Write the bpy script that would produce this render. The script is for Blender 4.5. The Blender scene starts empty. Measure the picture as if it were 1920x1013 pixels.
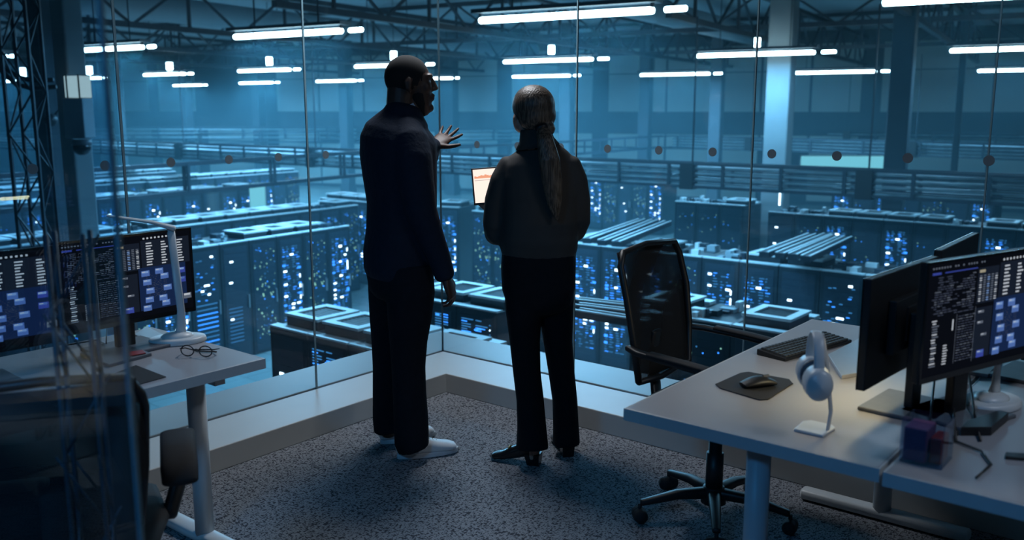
import bpy, math, random
from math import sin, cos, pi, radians as R, sqrt
from mathutils import Vector as V, Matrix
S = bpy.context.scene
COL = S.collection
# ------------------------------------------------------------------ camera, world, exposure
F_PX, PITCH, CAMH = 1705.0, R(10.0), 1.6
cd = bpy.data.cameras.new('camera'); cam = bpy.data.objects.new('camera', cd); COL.objects.link(cam)
cam.location = (0, 0, CAMH); cam.rotation_euler = (pi/2 - PITCH, 0, 0)
cd.sensor_width = 36; cd.lens = F_PX/1920*36; cd.clip_end = 300; cd.clip_start = .05
cd.dof.use_dof = True; cd.dof.focus_distance = 4.15; cd.dof.aperture_fstop = 2.5
S.camera = cam
w = bpy.data.worlds.new('world'); S.world = w; w.use_nodes = True
w.node_tree.nodes['Background'].inputs[0].default_value = (.05, .16, .26, 1)
w.node_tree.nodes['Background'].inputs[1].default_value = .03
S.view_settings.view_transform = 'Standard'; S.view_settings.look = 'None'
S.view_settings.gamma = 1; S.view_settings.exposure = 0.0; S.view_settings.use_curve_mapping = False
cy = S.cycles
cy.max_bounces = 6; cy.diffuse_bounces = 2; cy.glossy_bounces = 3; cy.transparent_max_bounces = 24
cy.transmission_bounces = 4; cy.volume_bounces = 0; cy.caustics_reflective = False; cy.caustics_refractive = False
cy.sample_clamp_indirect = 3; cy.use_denoising = True; cy.use_light_tree = True

# the grid of the building: a runs along the left glass wall (away), b along the right glass wall
AX = V((.627, .779, 0)); BX = V((.779, -.627, 0)); F0 = V((-.38, 5.03, 0)); GR = -R(38.8)
def g(a, b, z=0): return F0 + AX*a + BX*b + V((0, 0, z))
def ray(px, py):
    u = 506.5 - py
    return V((px-960, F_PX*cos(PITCH)+u*sin(PITCH), -F_PX*sin(PITCH)+u*cos(PITCH)))
def pz(px, py, z):                       # the place at height z that the photo shows there
    r = ray(px, py); return V((0, 0, CAMH)) + r*((z-CAMH)/r.z)
def pd(px, py, d):                       # the place at distance d that the photo shows there
    r = ray(px, py); return V((0, 0, CAMH)) + r*(d/r.y)
def area(name, loc, size, col, power, rot=(0,0,0), sy=None, spread=None):
    l = bpy.data.lights.new(name, 'AREA'); l.energy = power; l.color = col; l.size = size
    if sy: l.shape = 'RECTANGLE'; l.size_y = sy
    if spread: l.spread = spread
    o = bpy.data.objects.new(name, l); COL.objects.link(o); o.location = loc; o.rotation_euler = rot
    return o
CY = (.18, .55, .88)
# office lamps (their fixtures hang from the office ceiling further down)
OFFICE_LAMPS = [(-.30, .34, (.88, .93, 1.0), 37, 1.0), (-4.9, 2.4, (.08, .46, 1.0), 48, 1.0), (-1.0, 4.2, (.75, .85, 1.0), 16, 1.0)]
for a_, b_, c_, p_, s_ in OFFICE_LAMPS:
    area('ceiling_light', g(a_, b_, 2.90), .55*s_, c_, p_, (0, 0, GR))

# ------------------------------------------------------------------ materials
def nt(name):
    m = bpy.data.materials.new(name); m.use_nodes = True
    return m, m.node_tree, m.node_tree.nodes, m.node_tree.links, m.node_tree.nodes['Principled BSDF']
def mat(name, col, rough=.5, metal=0, var=.15, scale=30, bump=0, spec=.5, coat=0):
    m, t, n, l, p = nt(name)
    p.inputs['Roughness'].default_value = rough; p.inputs['Metallic'].default_value = metal
    p.inputs['Specular IOR Level'].default_value = spec; p.inputs['Coat Weight'].default_value = coat
    tc = n.new('ShaderNodeTexCoord'); nz = n.new('ShaderNodeTexNoise'); nz.inputs['Scale'].default_value = scale
    l.new(tc.outputs['Object'], nz.inputs['Vector'])
    mx = n.new('ShaderNodeMix'); mx.data_type = 'RGBA'
    mx.inputs[6].default_value = (*[c*(1-var) for c in col], 1); mx.inputs[7].default_value = (*[min(1, c*(1+var)) for c in col], 1)
    l.new(nz.outputs['Fac'], mx.inputs[0]); l.new(mx.outputs[2], p.inputs['Base Color'])
    if bump:
        b = n.new('ShaderNodeBump'); b.inputs['Strength'].default_value = bump; b.inputs['Distance'].default_value = .01
        l.new(nz.outputs['Fac'], b.inputs['Height']); l.new(b.outputs[0], p.inputs['Normal'])
    return m
def emit(name, col, s):
    m, t, n, l, p = nt(name)
    n.remove(p); e = n.new('ShaderNodeEmission'); e.inputs[0].default_value = (*col, 1); e.inputs[1].default_value = s
    l.new(e.outputs[0], n['Material Output'].inputs[0]); return m
def glassmat(name, tint=(.93, .97, 1), refl=1.0, rough=0.0):
    m, t, n, l, p = nt(name); n.remove(p)
    tr = n.new('ShaderNodeBsdfTransparent'); tr.inputs[0].default_value = (*tint, 1)
    gl = n.new('ShaderNodeBsdfGlossy'); gl.inputs['Roughness'].default_value = rough
    fr = n.new('ShaderNodeFresnel'); ge = n.new('ShaderNodeNewGeometry'); mi = n.new('ShaderNodeMix')
    mi.inputs[2].default_value = 1.45; mi.inputs[3].default_value = 1/1.45      # same weak mirror on both faces of the sheet
    l.new(ge.outputs['Backfacing'], mi.inputs[0]); l.new(mi.outputs[0], fr.inputs[0])
    mu = n.new('ShaderNodeMath'); mu.operation = 'MULTIPLY'; mu.inputs[1].default_value = refl
    mx = n.new('ShaderNodeMixShader'); l.new(fr.outputs[0], mu.inputs[0]); l.new(mu.outputs[0], mx.inputs[0])
    l.new(tr.outputs[0], mx.inputs[1]); l.new(gl.outputs[0], mx.inputs[2]); l.new(mx.outputs[0], n['Material Output'].inputs[0])
    return m
MT = {}
MT['glass'] = glassmat('clear glass'); MT['pane'] = glassmat('partition glass', (.80, .90, .96), 1.2)
MT['clear'] = glassmat('clear acrylic', (.8, .88, .95), 1.0)
MT['edge'] = mat('glass joint', (.16, .26, .3), .25, 0, .1)
MT['ledge'] = mat('white laminate ledge', (.50, .51, .50), .42, 0, .04, 6)
MT['groove'] = mat('dark groove', (.03, .035, .04), .5)
MT['desk'] = mat('grey laminate desktop', (.34, .34, .36), .38, 0, .04, 12)
MT['deskedge'] = mat('pale desk edge band', (.55, .58, .6), .45, 0, .05, 12)
MT['white'] = mat('white plastic', (.62, .66, .68), .35, 0, .04, 10)
MT['steel'] = mat('white coated steel', (.55, .6, .64), .4, .0, .05, 10)
MT['black'] = mat('black plastic', (.012, .013, .015), .45, 0, .2, 20)
MT['blackmat'] = mat('matt black rubber', (.014, .015, .018), .8, 0, .2, 60)
MT['blackgl'] = mat('gloss black plastic', (.01, .011, .013), .2, 0, .1)
MT['grey'] = mat('grey plastic', (.12, .13, .15), .5)
MT['silver'] = mat('silver aluminium', (.5, .5, .52), .35, .6, .05)
MT['dot'] = mat('frosted dot', (.10, .14, .17), .7, 0, .1)
MT['rackb'] = mat('black steel rack', (.03, .04, .05), .4, .3, .2, 8)
MT['rackd'] = mat('slate rack door', (.04, .058, .08), .35, .2, .15, 25)
MT['rackw'] = mat('pale grey cabinet', (.35, .42, .46), .5, 0, .1, 5)
MT['pad'] = mat('white fan housing', (.8, .85, .86), .35, 0, .05, 10)
MT['grille'] = mat('dark grille', (.02, .03, .04), .5)
MT['cabletray'] = mat('dark cable tray steel', (.035, .05, .065), .5, .3, .25, 6)
MT['cable'] = mat('pale cable bundle', (.32, .42, .46), .45, 0, .6, 3)
MT['truss'] = mat('dark painted roof steel', (.03, .045, .06), .55, .2, .2, 4)
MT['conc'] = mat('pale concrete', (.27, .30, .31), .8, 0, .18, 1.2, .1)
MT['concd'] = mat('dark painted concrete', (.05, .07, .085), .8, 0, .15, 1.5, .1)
MT['wallp'] = mat('pale wall cladding', (.32, .38, .37), .6, 0, .12, .4)
MT['ceil'] = mat('roof underside', (.34, .40, .44), .8, 0, .25, .5)
MT['office'] = mat('office paint', (.10, .11, .12), .8, 0, .05, 3)
MT['led_w'] = emit('white blue indicator', (.62, .85, 1), 5.5)
MT['led_b'] = emit('blue indicator', (.035, .26, 1), 2.6)
MT['led_d'] = emit('dim blue indicator', (.05, .26, .6), 1.0)
MT['led_g'] = emit('pale green indicator', (.42, .95, .75), .9)
MT['tube'] = emit('fluorescent tube', (.62, .92, 1), 16)
MT['lampglow'] = emit('lit lamp face', (.80, .93, .90), .75)
MT['blueglow'] = emit('lit panel face', (.22, .72, .85), .9)
# carpet
m, t, n, l, p = nt('woven grey carpet')
tc = n.new('ShaderNodeTexCoord'); mp = n.new('ShaderNodeMapping'); mp.inputs['Rotation'].default_value = (0, 0, -GR)
l.new(tc.outputs['Object'], mp.inputs[0])
def tex(sc, stretch, thr, off):
    m2 = n.new('ShaderNodeMapping'); m2.inputs['Scale'].default_value = stretch; m2.inputs['Location'].default_value = off
    l.new(mp.outputs[0], m2.inputs[0]); v = n.new('ShaderNodeTexVoronoi'); v.inputs['Scale'].default_value = sc; v.distance = 'CHEBYCHEV'
    v.feature = 'F1'; l.new(m2.outputs[0], v.inputs['Vector']); cr = n.new('ShaderNodeValToRGB')
    cr.color_ramp.elements[0].position = thr; cr.color_ramp.elements[1].position = thr+.12
    l.new(v.outputs['Distance'], cr.inputs[0]); return cr.outputs[0]
t1 = tex(185, (1, .35, 1), .34, (0, 0, 0)); t2 = tex(185, (.35, 1, 1), .34, (3, 5, 0))
mx = n.new('ShaderNodeMath'); mx.operation = 'MULTIPLY'; l.new(t1, mx.inputs[0]); l.new(t2, mx.inputs[1])
nz = n.new('ShaderNodeTexNoise'); nz.inputs['Scale'].default_value = 420; l.new(tc.outputs['Object'], nz.inputs['Vector'])
nm = n.new('ShaderNodeMath'); nm.operation = 'MULTIPLY'; l.new(mx.outputs[0], nm.inputs[0]); l.new(nz.outputs['Fac'], nm.inputs[1])
cr = n.new('ShaderNodeValToRGB'); cr.color_ramp.elements[0].color = (.27, .29, .32, 1); cr.color_ramp.elements[1].color = (.055, .06, .075, 1)
cr.color_ramp.elements[0].position = .03; cr.color_ramp.elements[1].position = .36
l.new(nm.outputs[0], cr.inputs[0]); l.new(cr.outputs[0], p.inputs['Base Color']); p.inputs['Roughness'].default_value = .95
p.inputs['Specular IOR Level'].default_value = .1
bp = n.new('ShaderNodeBump'); bp.inputs['Distance'].default_value = .004; bp.inputs['Strength'].default_value = .6; l.new(nm.outputs[0], bp.inputs['Height']); l.new(bp.outputs[0], p.inputs['Normal'])
MT['carpet'] = m
# hall floor: tiles
m, t, n, l, p = nt('polished hall floor')
tc = n.new('ShaderNodeTexCoord'); br = n.new('ShaderNodeTexBrick'); br.offset = 0; br.inputs['Scale'].default_value = 1
br.inputs['Brick Width'].default_value = .6; br.inputs['Row Height'].default_value = .6; br.inputs['Mortar Size'].default_value = .006
br.inputs['Color1'].default_value = (.20, .27, .28, 1); br.inputs['Color2'].default_value = (.24, .31, .31, 1); br.inputs['Mortar'].default_value = (.08, .1, .11, 1)
mp = n.new('ShaderNodeMapping'); mp.inputs['Rotation'].default_value = (0, 0, -GR); l.new(tc.outputs['Object'], mp.inputs[0]); l.new(mp.outputs[0], br.inputs[0])
l.new(br.outputs[0], p.inputs['Base Color']); p.inputs['Roughness'].default_value = .25
MT['hfloor'] = m
# mesh fabric of the chairs
m, t, n, l, p = nt('open mesh fabric')
p.inputs['Base Color'].default_value = (.008, .009, .011, 1); p.inputs['Roughness'].default_value = .7
tc = n.new('ShaderNodeTexCoord'); wv = n.new('ShaderNodeTexWave'); wv.inputs['Scale'].default_value = 1.6; wv.inputs['Distortion'].default_value = 5
wv.bands_direction = 'DIAGONAL'; l.new(tc.outputs['Object'], wv.inputs['Vector'])
mr = n.new('ShaderNodeMapRange'); mr.inputs[3].default_value = .70; mr.inputs[4].default_value = .97; l.new(wv.outputs['Fac'], mr.inputs[0])
l.new(mr.outputs[0], p.inputs['Alpha']); MT['meshfab'] = m
# cloth and skin
MT['navy'] = mat('navy wool jacket', (.010, .018, .036), .85, 0, .2, 40, .3, .2)
MT['trous'] = mat('dark trousers', (.010, .013, .020), .9, 0, .2, 40, .25, .1)
MT['wtrous'] = mat('black trousers', (.008, .010, .015), .85, 0, .2, 40, .25, .15)
MT['blouse'] = mat('charcoal blouse', (.052, .049, .047), .75, 0, .15, 12, .3, .3)
MT['shirt'] = mat('pale blue shirt collar', (.55, .65, .8), .8)
MT['skin_m'] = mat('dark brown skin', (.055, .028, .020), .5, 0, .12, 20)
MT['skin_w'] = mat('light skin', (.42, .25, .19), .5, 0, .08, 20)
MT['stub'] = mat('black stubble hair', (.006, .006, .007), .9)
MT['snk'] = mat('white sneaker leather', (.66, .70, .74), .5, 0, .05, 20)
MT['sole'] = mat('pale rubber sole', (.6, .64, .68), .6)
MT['shoe'] = mat('black shoe leather', (.008, .009, .011), .25, 0, .1)
MT['gold'] = mat('gold metal', (.6, .45, .2), .3, .9)
MT['eye'] = mat('eye white', (.5, .5, .5), .3)
m, t, n, l, p = nt('blonde hair strands')
tc = n.new('ShaderNodeTexCoord'); mp = n.new('ShaderNodeMapping'); mp.inputs['Scale'].default_value = (60, 60, 5); l.new(tc.outputs['Object'], mp.inputs[0])
nz = n.new('ShaderNodeTexNoise'); nz.inputs['Scale'].default_value = 3; l.new(mp.outputs[0], nz.inputs['Vector'])
cr = n.new('ShaderNodeValToRGB'); cr.color_ramp.elements[0].color = (.03, .02, .014, 1); cr.color_ramp.elements[1].color = (.17, .125, .09, 1)
cr.color_ramp.elements[0].position = .35; cr.color_ramp.elements[1].position = .7
l.new(nz.outputs['Fac'], cr.inputs[0]); l.new(cr.outputs[0], p.inputs['Base Color']); p.inputs['Roughness'].default_value = .42
bp = n.new('ShaderNodeBump'); bp.inputs['Strength'].default_value = .5; bp.inputs['Distance'].default_value = .006; l.new(nz.outputs['Fac'], bp.inputs['Height']); l.new(bp.outputs[0], p.inputs['Normal'])
MT['hair'] = m

# ------------------------------------------------------------------ mesh builder and naming helpers
class MB:
    def __init__(s): s.v = []; s.f = []; s.m = []; s.mats = []; s.cur = 0
    def use(s, key):
        if key not in s.mats: s.mats.append(key)
        s.cur = s.mats.index(key); return s
    def face(s, idx): s.f.append(tuple(idx)); s.m.append(s.cur)
    def add(s, vs, fs):
        o = len(s.v); s.v += [V(x) for x in vs]
        for f in fs: s.face([i+o for i in f])
        return s
    def hexa(s, p):   # 4 bottom ccw, 4 top
        return s.add(p, [(3,2,1,0), (4,5,6,7), (0,1,5,4), (1,2,6,5), (2,3,7,6), (3,0,4,7)])
    def box(s, x0, x1, y0, y1, z0, z1):
        return s.hexa([(x0,y0,z0),(x1,y0,z0),(x1,y1,z0),(x0,y1,z0),(x0,y0,z1),(x1,y0,z1),(x1,y1,z1),(x0,y1,z1)])
    def quad(s, a, b, c, d): return s.add([a,b,c,d], [(0,1,2,3)])
    def bar(s, p0, p1, wd, ht, up=V((0,0,1))):
        p0, p1 = V(p0), V(p1); t = (p1-p0).normalized()
        if abs(t.dot(up)) > .99: up = V((0,1,0))
        x = t.cross(up).normalized()*wd/2; y = x.cross(t).normalized()*ht/2
        return s.hexa([p0-x-y, p0+x-y, p1+x-y, p1-x-y, p0-x+y, p0+x+y, p1+x+y, p1-x+y])
    def prism(s, pts, z0, z1):
        n_ = len(pts); o = len(s.v)
        s.v += [V((q[0], q[1], z0)) for q in pts] + [V((q[0], q[1], z1)) for q in pts]
        s.face([o+i for i in range(n_)][::-1]); s.face([o+n_+i for i in range(n_)])
        for i in range(n_): j = (i+1) % n_; s.face((o+i, o+j, o+n_+j, o+n_+i))
        return s
    def loft(s, path, rad, hint=(1,0,0), seg=14, caps=True, power=2.0):
        # path: points, rad: (ra, rb) per point; rings are (super)ellipses square to the path
        P = [V(q) for q in path]; Q = [(r, r) if not isinstance(r, tuple) else r for r in rad]; H = V(hint)
        T = []
        for i in range(len(P)):
            T.append((P[min(i+1, len(P)-1)]-P[max(i-1, 0)]).normalized())
        rings = []
        if caps:
            for k in (.0, .35, .65, .88): e = min(Q[0]); rings.append((P[0]-T[0]*e*.75*(1-k)**1 if k else P[0]-T[0]*e*.75, T[0], tuple(max(1e-4, c*sqrt(1-(1-k)**2)) for c in Q[0])))
        for i in range(len(P)): rings.append((P[i], T[i], Q[i]))
        if caps:
            for k in (.88, .65, .35, .0): e = min(Q[-1]); rings.append((P[-1]+T[-1]*e*.75*(1-k), T[-1], tuple(max(1e-4, c*sqrt(1-(1-k)**2)) for c in Q[-1])))
        o = len(s.v)
        for c, t_, (ra, rb) in rings:
            h = H
            if abs(h.normalized().dot(t_)) > .97: h = V((0,1,0)) if abs(t_.y) < .9 else V((0,0,1))
            a_ = (h - t_*h.dot(t_)).normalized(); b_ = t_.cross(a_)
            for k in range(seg):
                an = 2*pi*k/seg; ca, sa = cos(an), sin(an)
                ca = math.copysign(abs(ca)**(2/power), ca); sa = math.copysign(abs(sa)**(2/power), sa)
                s.v.append(c + a_*ra*ca + b_*rb*sa)
        n_ = len(rings)
        for i in range(n_-1):
            for k in range(seg):
                k2 = (k+1) % seg; s.face((o+i*seg+k, o+i*seg+k2, o+(i+1)*seg+k2, o+(i+1)*seg+k))
        s.face([o+k for k in range(seg)][::-1]); s.face([o+(n_-1)*seg+k for k in range(seg)])
        return s
    def tube(s, path, r, seg=8): return s.loft(path, [r]*len(path) if not isinstance(r, list) else r, (.3,.2,.93), seg, False)
    def ell(s, c, r, hint=(1,0,0), up=(0,0,1), seg=16, rings=10):
        c = V(c); t_ = V(up).normalized(); h = V(hint); a_ = (h - t_*h.dot(t_)).normalized(); b_ = t_.cross(a_); o = len(s.v)
        for i in range(1, rings):
            th = pi*i/rings
            for k in range(seg):
                an = 2*pi*k/seg; s.v.append(c + a_*r[0]*sin(th)*cos(an) + b_*r[1]*sin(th)*sin(an) - t_*r[2]*cos(th))
        for i in range(rings-2):
            for k in range(seg):
                k2 = (k+1) % seg; s.face((o+i*seg+k, o+i*seg+k2, o+(i+1)*seg+k2, o+(i+1)*seg+k))
        s.face([o+k for k in range(seg)][::-1]); s.face([o+(rings-2)*seg+k for k in range(seg)])
        return s
    def build(s, name, mk=None, parent=None, smooth=False, bevel=0, sub=0, remesh=0, world=False, autos=False):
        me = bpy.data.meshes.new(name)
        off = V((0,0,0))
        if world and parent is not None: off = V(parent.location)
        me.from_pydata([tuple(q-off) for q in s.v], [], s.f)
        if s.mats:
            for k in s.mats: me.materials.append(MT[k])
            me.polygons.foreach_set('material_index', s.m)
        else: me.materials.append(MT[mk])
        me.validate(); me.update()
        if smooth: me.polygons.foreach_set('use_smooth', [True]*len(me.polygons))
        o = bpy.data.objects.new(name, me); COL.objects.link(o)
        if parent is not None: o.parent = parent
        if remesh:
            md = o.modifiers.new('Remesh', 'REMESH'); md.mode = 'VOXEL'; md.voxel_size = remesh; md.use_smooth_shade = True
            md = o.modifiers.new('Smooth', 'SMOOTH'); md.iterations = 4; md.factor = .6
        if bevel:
            md = o.modifiers.new('Bevel', 'BEVEL'); md.width = bevel; md.segments = 2; md.limit_method = 'ANGLE'
        if sub: md = o.modifiers.new('Subsurf', 'SUBSURF'); md.levels = sub; md.render_levels = sub
        return o
def thing(name, label, cat, loc=(0,0,0), rz=0, group=None):
    o = bpy.data.objects.new(name, None); COL.objects.link(o); o.location = loc; o.rotation_euler = (0,0,rz)
    return tag(o, label, cat, group)
def tag(o, label, cat, group=None):
    o['label'] = label; o['category'] = cat
    if group: o['group'] = group
    return o
def struct(o): o['kind'] = 'structure'; return o
def dup(root, loc, rz, label=None, group=None):
    r = root.copy(); COL.objects.link(r); r.location = loc; r.rotation_euler = (0,0,rz)
    if label: r['label'] = label
    if group: r['group'] = group
    for ch in list(root.children):
        c = ch.copy(); COL.objects.link(c); c.parent = r
        for gg in list(ch.children):
            d = gg.copy(); COL.objects.link(d); d.parent = c
    return r
ORD = ['first','second','third','fourth','fifth','sixth','seventh','eighth','ninth','tenth','eleventh','twelfth','thirteenth','fourteenth','fifteenth','sixteenth','seventeenth','eighteenth','nineteenth','twentieth']

# ------------------------------------------------------------------ office shell
LW, GW = .72, .36
struct(MB().prism([g(-8,0), g(-8,8), g(0,8), g(0,0)][::-1], -.25, 0).build('floor', 'carpet'))
struct(MB().prism([g(-8,-.72), g(-8,8), g(.72,8), g(.72,-.72)][::-1], 3.0, 3.2).build('ceiling', 'office'))
struct(MB().prism([g(-8.1,-.72), g(-8.1,8), g(-8,8), g(-8,-.72)][::-1], 0, 3.0).build('wall_back', 'office'))
struct(MB().prism([g(-8,8), g(-8,8.1), g(.3,8.1), g(.3,8)][::-1], 0, 3.0).build('wall_right', 'office'))
# ledge: an L shaped raised sill in one run, with the groove that carries the glass
Lp = [g(-8,0), g(0,0), g(0,8), g(GW-.012,8), g(GW-.012,-GW+.012), g(-8,-GW+.012)]
struct(MB().prism(Lp, 0, .11).build('trim_1', 'ledge', bevel=.004))
Lo = [g(-8,-GW-.012), g(GW+.012,-GW-.012), g(GW+.012,8), g(LW,8), g(LW,-LW), g(-8,-LW)]
struct(MB().prism(Lo, -.35, .11).build('trim_2', 'ledge', bevel=.004))
Lg = [g(-8,-GW+.012), g(GW-.012,-GW+.012), g(GW-.012,8), g(GW+.012,8), g(GW+.012,-GW-.012), g(-8,-GW-.012)]
struct(MB().prism(Lg, -.2, .095).build('trim_3', 'groove'))
Lk = [g(-8,.006), g(-.006,.006), g(-.006,8), g(0,8), g(0,0), g(-8,0)]
GZ0, GZ1 = .0955, 2.98
def pane(i, a0, b0, a1, b1):
    p0, p1 = g(a0, b0), g(a1, b1); t_ = (p1-p0).normalized(); nrm = V((t_.y, -t_.x, 0))*.005; e = t_*.003
    o = MB().hexa([p0+e-nrm+V((0,0,GZ0)), p1-e-nrm+V((0,0,GZ0)), p1-e+nrm+V((0,0,GZ0)), p0+e+nrm+V((0,0,GZ0)),
                   p0+e-nrm+V((0,0,GZ1)), p1-e-nrm+V((0,0,GZ1)), p1-e+nrm+V((0,0,GZ1)), p0+e+nrm+V((0,0,GZ1))]).build('window_%d' % i, 'glass')
    return struct(o)
k = 1
for j in range(7): pane(k, GW-1-j, -GW, GW-j, -GW); k += 1
for j in range(7): pane(k, GW, -GW+j, GW, -GW+j+1); k += 1
jb = MB()
for j in range(0, 8):
    for q in (g(GW-j, -GW), g(GW, -GW+j)): jb.bar(q+V((0,0,GZ0)), q+V((0,0,GZ1)), .006, .011, AX)
jo = struct(jb.build('trim_4', 'edge'))
# frosted dots stuck on the panes
def dot(px, py, side):
    r = ray(px, py); c = V((0,0,CAMH)); nrm = BX if side == 'l' else AX
    p0 = g(GW, -GW); tt = (p0-c).dot(nrm)/r.dot(nrm); q = c + r*tt
    return q
LD = [(57,290),(193,284),(317,280),(426,276),(519,272),(608,268)]
RD = [(896,264),(972,264),(1053,267),(1141,270),(1237,272),(1338,274),(1449,278),(1571,282),(1704,287),(1856,292)]
for side, pts in (('l', LD), ('r', RD)):
    for i, (x_, y_) in enumerate(pts):
        q = dot(x_, y_, side); q.z = 1.365 if side == 'l' else 1.40
        nn = BX if side == 'l' else -AX
        q = q + nn*.0075
        b_ = MB(); b_.loft([V((0,0,0)), V((0,0,0))+nn*.0015], [.0215, .0215], (0,0,1), 28, False)
        o = b_.build('frosted_dot', 'dot'); o.location = q
        where = 'left' if side == 'l' else 'right'
        tag(o, '%s round frosted dot from the far left on the %s glass wall, at eye height' % (ORD[i], where), 'glass marker', 'safety dots across the %s glass wall' % where)
# foreground glass partition, its dark edge seal
e0 = V((-.548, 1.25, 0)); e1 = V((-.78, 0.02, 0)); pn = thing('glass_partition', 'near glass partition pane with dark vertical edge seal at far left', 'partition', e0)
b_ = MB(); dv = (e1-e0).normalized(); nr = V((dv.y, -dv.x, 0))*.004
L_ = (e1-e0).length
b_.hexa([-nr, dv*L_-nr, dv*L_+nr, nr, -nr+V((0,0,2.95)), dv*L_-nr+V((0,0,2.95)), dv*L_+nr+V((0,0,2.95)), nr+V((0,0,2.95))])
b_.build('glass_pane', 'pane', pn)
MB().bar(-dv*.003, -dv*.003+V((0,0,2.95)), .005, .008, dv).build('edge_seal', 'edge', pn)
for o_ in pn.children: pass

# office ceiling lamps: housings round the lamps above
for i, (a_, b_, c_, p_, s_) in enumerate(OFFICE_LAMPS):
    f = MB(); h = .32*s_
    f.box(-h,h,-h,-h+.03,0,.07).box(-h,h,h-.03,h,0,.07).box(-h,-h+.03,-h,h,0,.07).box(h-.03,h,-h,h,0,.07).box(-h,h,-h,h,.07,.08)
    o = f.build('lamp_housing', 'grey'); o.location = g(a_, b_, 2.915); o.rotation_euler = (0,0,GR)
    tag(o, ['square ceiling lamp housing above the man', 'square ceiling lamp housing above the desks', 'square ceiling lamp housing behind the desks'][i], 'ceiling lamp')

# ------------------------------------------------------------------ hall shell
HF = -3.0
WL, WR = V((-62, 77, 0)), V((44, 32, 0))
WD = (WR-WL).normalized(); WN = V((-WD.y, WD.x, 0))
p_in = [g(.74, 30), g(.74, -.74), g(-30, -.74)]
poly = p_in + [V((-62, -8, 0)), WL-WN*.2, WR-WN*.2]
struct(MB().prism([(-75,-30), (60,-30), (60,95), (-75,95)], HF-.2, HF).build('floor_hall', 'hfloor'))
struct(MB().prism([(q.x, q.y) for q in ([g(.9,40), g(.9,-.9), g(-40,-.9), V((-75,-30,0)), V((-75,95,0)), V((60,95,0)), V((60,20,0))])][::-1], 5.3, 5.5).build('ceiling_hall', 'ceil'))
# slab under the office
struct(MB().prism([g(-8.1,-.70), g(-8.1,8.1), g(.70,8.1), g(.70,-.70)][::-1], HF, -.36).build('wall_below_office', 'concd'))
# back wall with cladding panels
wl = (WR-WL).length
wb = MB().hexa([WL+V((0,0,HF)), WR+V((0,0,HF)), WR+WN*.3+V((0,0,HF)), WL+WN*.3+V((0,0,HF)), WL+V((0,0,5.3)), WR+V((0,0,5.3)), WR+WN*.3+V((0,0,5.3)), WL+WN*.3+V((0,0,5.3))]).build('wall_hall_back', 'concd')
struct(wb)
rnd = random.Random(4)
pm = MB(); d = 0.0
while d < wl-3:
    wd_ = rnd.choice([2.2, 3.0, 4.6, 4.6]); gap = rnd.choice([.12, .12, .9])
    a_ = WL + WD*d - WN*.06; b_ = WL + WD*(d+wd_) - WN*.06
    for z0, z1 in ((HF+.2, -.4), (-.3, .35), (1.5, 3.4), (3.45, 4.7)):
        if rnd.random() < .12: continue
        pm.hexa([a_+V((0,0,z0)), b_+V((0,0,z0)), b_+WN*.05+V((0,0,z0)), a_+WN*.05+V((0,0,z0)), a_+V((0,0,z1)), b_+V((0,0,z1)), b_+WN*.05+V((0,0,z1)), a_+WN*.05+V((0,0,z1))])
    d += wd_+gap
pm.build('cladding_panels', 'wallp', wb)
# haze in the hall air
m, t, n, l, p = nt('hall haze'); n.remove(p)
vs = n.new('ShaderNodeVolumeScatter'); vs.inputs['Color'].default_value = (.36, .82, 1, 1); vs.inputs['Density'].default_value = .0056; vs.inputs['Anisotropy'].default_value = .0
l.new(vs.outputs[0], n['Material Output'].inputs['Volume']); m.volume_intersection_method if False else None
MT['haze'] = m
hz = MB().prism([(q.x, q.y) for q in poly][::-1], HF+.01, 5.28).build('hall_haze', 'haze'); hz['kind'] = 'stuff'; hz['label'] = 'thin blue haze filling the server hall air'; hz['category'] = 'haze'

# ------------------------------------------------------------------ light fittings of the hall
TZ = 2.95
TUBES = [((902,38),(1222,20),1), ((442,70),(640,57),1), ((160,96),(268,86),1), ((-90,112),(12,105),1), ((448,134),(544,130),1), ((271,141),(347,138),1),
 ((326,161),(378,159),1), ((450,157),(512,154),1), ((165,147),(190,146),1), ((667,125),(790,121),1), ((594,153),(667,151),1), ((800,148),(848,146),1),
 ((946,116),(1110,111),1), ((962,144),(1068,142),1), ((1202,141),(1330,138),1), ((1307,104),(1525,99),1), ((1480,137),(1642,134),1), ((1658,2),(1960,-10),0),
 ((1783,94),(1990,90),0), ((1835,133),(1990,130),0), ((8,153),(25,152),1)]
TW = ['large tube light above the woman', 'long tube light above the left of the man', 'tube light just right of the pale column', 'tube light at the far left edge',
 'tube light left of the man, under the long one', 'small tube light over the left glass pane', 'small low tube light over the warm wall panels', 'small low tube light left of the man', 'short tube light beside the pale column',
 'tube light behind the head of the man', 'small low tube light just left of the head of the man', 'small tube light just right of the head of the man', 'tube light right above the head of the woman', 'thin tube light closest above the head of the woman',
 'far tube light between the woman and the pale column', 'big tube light crossing the wide pale column', 'thin tube light right of the wide pale column', 'tube light cut off by the top right edge', 'tube light at the right edge, upper one', 'tube light at the right edge, lower one', 'tiny tube light at the far left']
STUBS = {4: (505,116), 5: (318,126), 8: (167,133), 9: (738,105), 12: (1034,94), 15: (1420,80), 20: (42,136)}
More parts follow.
